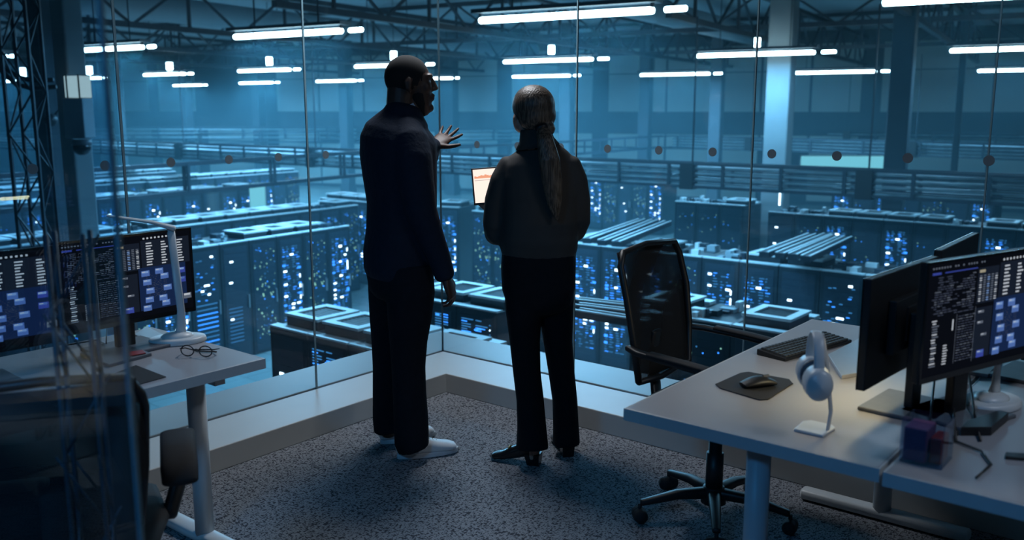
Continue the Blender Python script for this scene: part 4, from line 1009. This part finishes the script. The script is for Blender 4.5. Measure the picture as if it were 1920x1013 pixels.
bl.loft([w_(1008,264), w_(1010,276), w_(1011,289), w_(1012,306), w_(1013,330), w_(1014,365), w_(1013,405), w_(1011,440), w_(1010,462)],
        [(.064,.060),(.092,.070),(.130,.084),(.160,.098),(.172,.108),(.174,.118),(.168,.120),(.172,.124),(.174,.124)], wx, 26, True, 2.15)
bl.loft([w_(1005,248), w_(1007,262), w_(1009,276)], [(.056,.056),(.066,.062),(.085,.07)], wx, 20, False)
bl.loft([w_(1010,452), w_(1010,468)], [(.175,.128),(.168,.122)], wx, 26, True, 2.3)
# left sleeve: down, then forearm forward to the tablet
bl.loft([w_(957,310), w_(944,338,.0), w_(934,375,.02), w_(932,418,.03), w_(934,438,.07)], [.052,.058,.060,.064,.062], (0,1,0), 18, True)
bl.loft([w_(936,436,.02), w_(930,428,.10), w_(934,414,.16), w_(937,410,.17)], [.058,.058,.042,.032], (0,0,1), 18, True)
# right sleeve: down and bent forward
bl.loft([w_(1066,310), w_(1076,338), w_(1082,378,.02), w_(1082,415,.04), w_(1076,432,.08)], [.055,.060,.060,.060,.055], (0,1,0), 18, True)
bl.loft([w_(1078,430,.06), w_(1055,425,.18), w_(1020,408,.26)], [.056,.052,.036], (0,0,1), 18, True)
for i in range(6): pass
bl.build('blouse', 'blouse', wm_, remesh=.008, world=True)
co = MB().loft([w_(1008,276,-.015), w_(1006,262,-.015), w_(1003,240,-.018)], [(.098,.080),(.076,.070),(.064,.062)], wx, 26, False).build('blouse_collar', 'blouse', wm_, True, world=True); md = co.modifiers.new('Solidify', 'SOLIDIFY'); md.thickness = .005
wt = MB()
wt.loft([w_(1009,466), w_(1009,500), w_(1010,540), w_(1011,560)], [(.160,.115),(.166,.122),(.164,.122),(.150,.115)], wx, 24, True, 2.4)
wt.loft([w_(982,530,-.01), w_(982,580,-.02), w_(984,640,-.02), w_(988,700,-.02), w_(994,750,-.03), w_(997,800,-.04), w_(998,842,-.06)], [(.088,.098),(.082,.090),(.068,.076),(.062,.070),(.062,.068),(.066,.074),(.074,.084)], wx, 20, False, 2.2)
wt.loft([w_(1040,530,.02), w_(1042,580,.04), w_(1046,640,.06), w_(1053,700,.08), w_(1059,750,.09), w_(1061,800,.09), w_(1062,832,.09)], [(.088,.098),(.080,.090),(.066,.076),(.060,.070),(.058,.066),(.060,.068),(.064,.070)], wx, 20, False, 2.2)
wt.build('trousers', 'wtrous', wm_, remesh=.007, world=True)
def loafer(heel, toe_dir, L_, parent):
    t_ = V((*toe_dir, 0)).normalized(); q = V((heel.x, heel.y, 0)); z = V((0,0,1)); sd_ = V((-t_.y, t_.x, 0)); m_ = MB()
    m_.loft([q+t_*.025+z*.075, q+t_*.07+z*.068, q+t_*.13+z*.045, q+t_*.18+z*.028, q+t_*.22+z*.020, q+t_*(L_-.015)+z*.014], [(.031,.034),(.034,.034),(.037,.028),(.040,.020),(.036,.015),(.018,.008)], sd_, 18, True, 2.4)
    sh = m_.build('heeled_loafer', 'shoe', parent, remesh=.004, world=True)
    h_ = MB().hexa([q-t_*.00-sd_*.026, q+t_*.055-sd_*.026, q+t_*.055+sd_*.026, q+sd_*.026]+[p_+z*.055 for p_ in (q-t_*.005-sd_*.03, q+t_*.07-sd_*.03, q+t_*.07+sd_*.03, q-t_*.005+sd_*.03)]).build('heel', 'shoe', sh, bevel=.003); h_.location = -V(parent.location)
    c0 = q+t_*.145+z*.070; bk = MB().tube([c0-sd_*.022-z*.004, c0+z*.004, c0+sd_*.022-z*.004], .004, 8).build('buckle', 'gold', sh, True); bk.location = -V(parent.location)
loafer(pz(1012,872,0), (-.28,.10), .25, wm_); loafer(pz(1066,858,0), (-.06,.3), .24, wm_)
# tablet
tl = rp(883,316,E+.26); bl_ = rp(905,388,E+.19); tr_ = rp(948,311,E+.27)
e1 = (tr_-tl).normalized(); e2 = (bl_-tl); e2 = (e2 - e1*e2.dot(e1)).normalized(); nn = e1.cross(e2)
if nn.y > 0: nn = -nn
TWD, THT = .25, .178
tb = thing('tablet', 'black edged tablet with a bright warm white screen, held by the woman', 'tablet', tl)
def tq(u_, v_, dz): return e1*u_ + e2*v_ + nn*dz
def slab(m_, u0, u1, v0, v1, z0, z1): return m_.hexa([tq(u0,v1,z0),tq(u1,v1,z0),tq(u1,v1,z1),tq(u0,v1,z1),tq(u0,v0,z0),tq(u1,v0,z0),tq(u1,v0,z1),tq(u0,v0,z1)])
slab(MB(), 0, TWD, 0, THT, -.008, 0).build('case', 'black', tb, bevel=.002)
MT['tab'] = emit('tablet screen white', (1, .80, .70), 1.15); MT['tabo'] = emit('tablet screen orange', (1, .42, .25), .9); MT['tabg'] = emit('tablet screen grey', (.75,.62,.58), .8)
sm = MB(); sm.use('tab'); slab(sm, .007, TWD-.007, .008, THT-.009, 0, .0006)
sm.use('tabo'); x_ = .012
pr_ = [.022,.018,.024,.030,.026,.034,.028,.022,.026,.020,.028,.024]
for i in range(24): h_ = pr_[i % 12]*.5; slab(sm, x_, x_+.0095, .052-h_, .052, .0006, .0009); x_ += .0095
sm.use('tabg'); slab(sm, .012, TWD-.012, .060, .063, .0006, .0009)
sm.build('screen', None, tb)
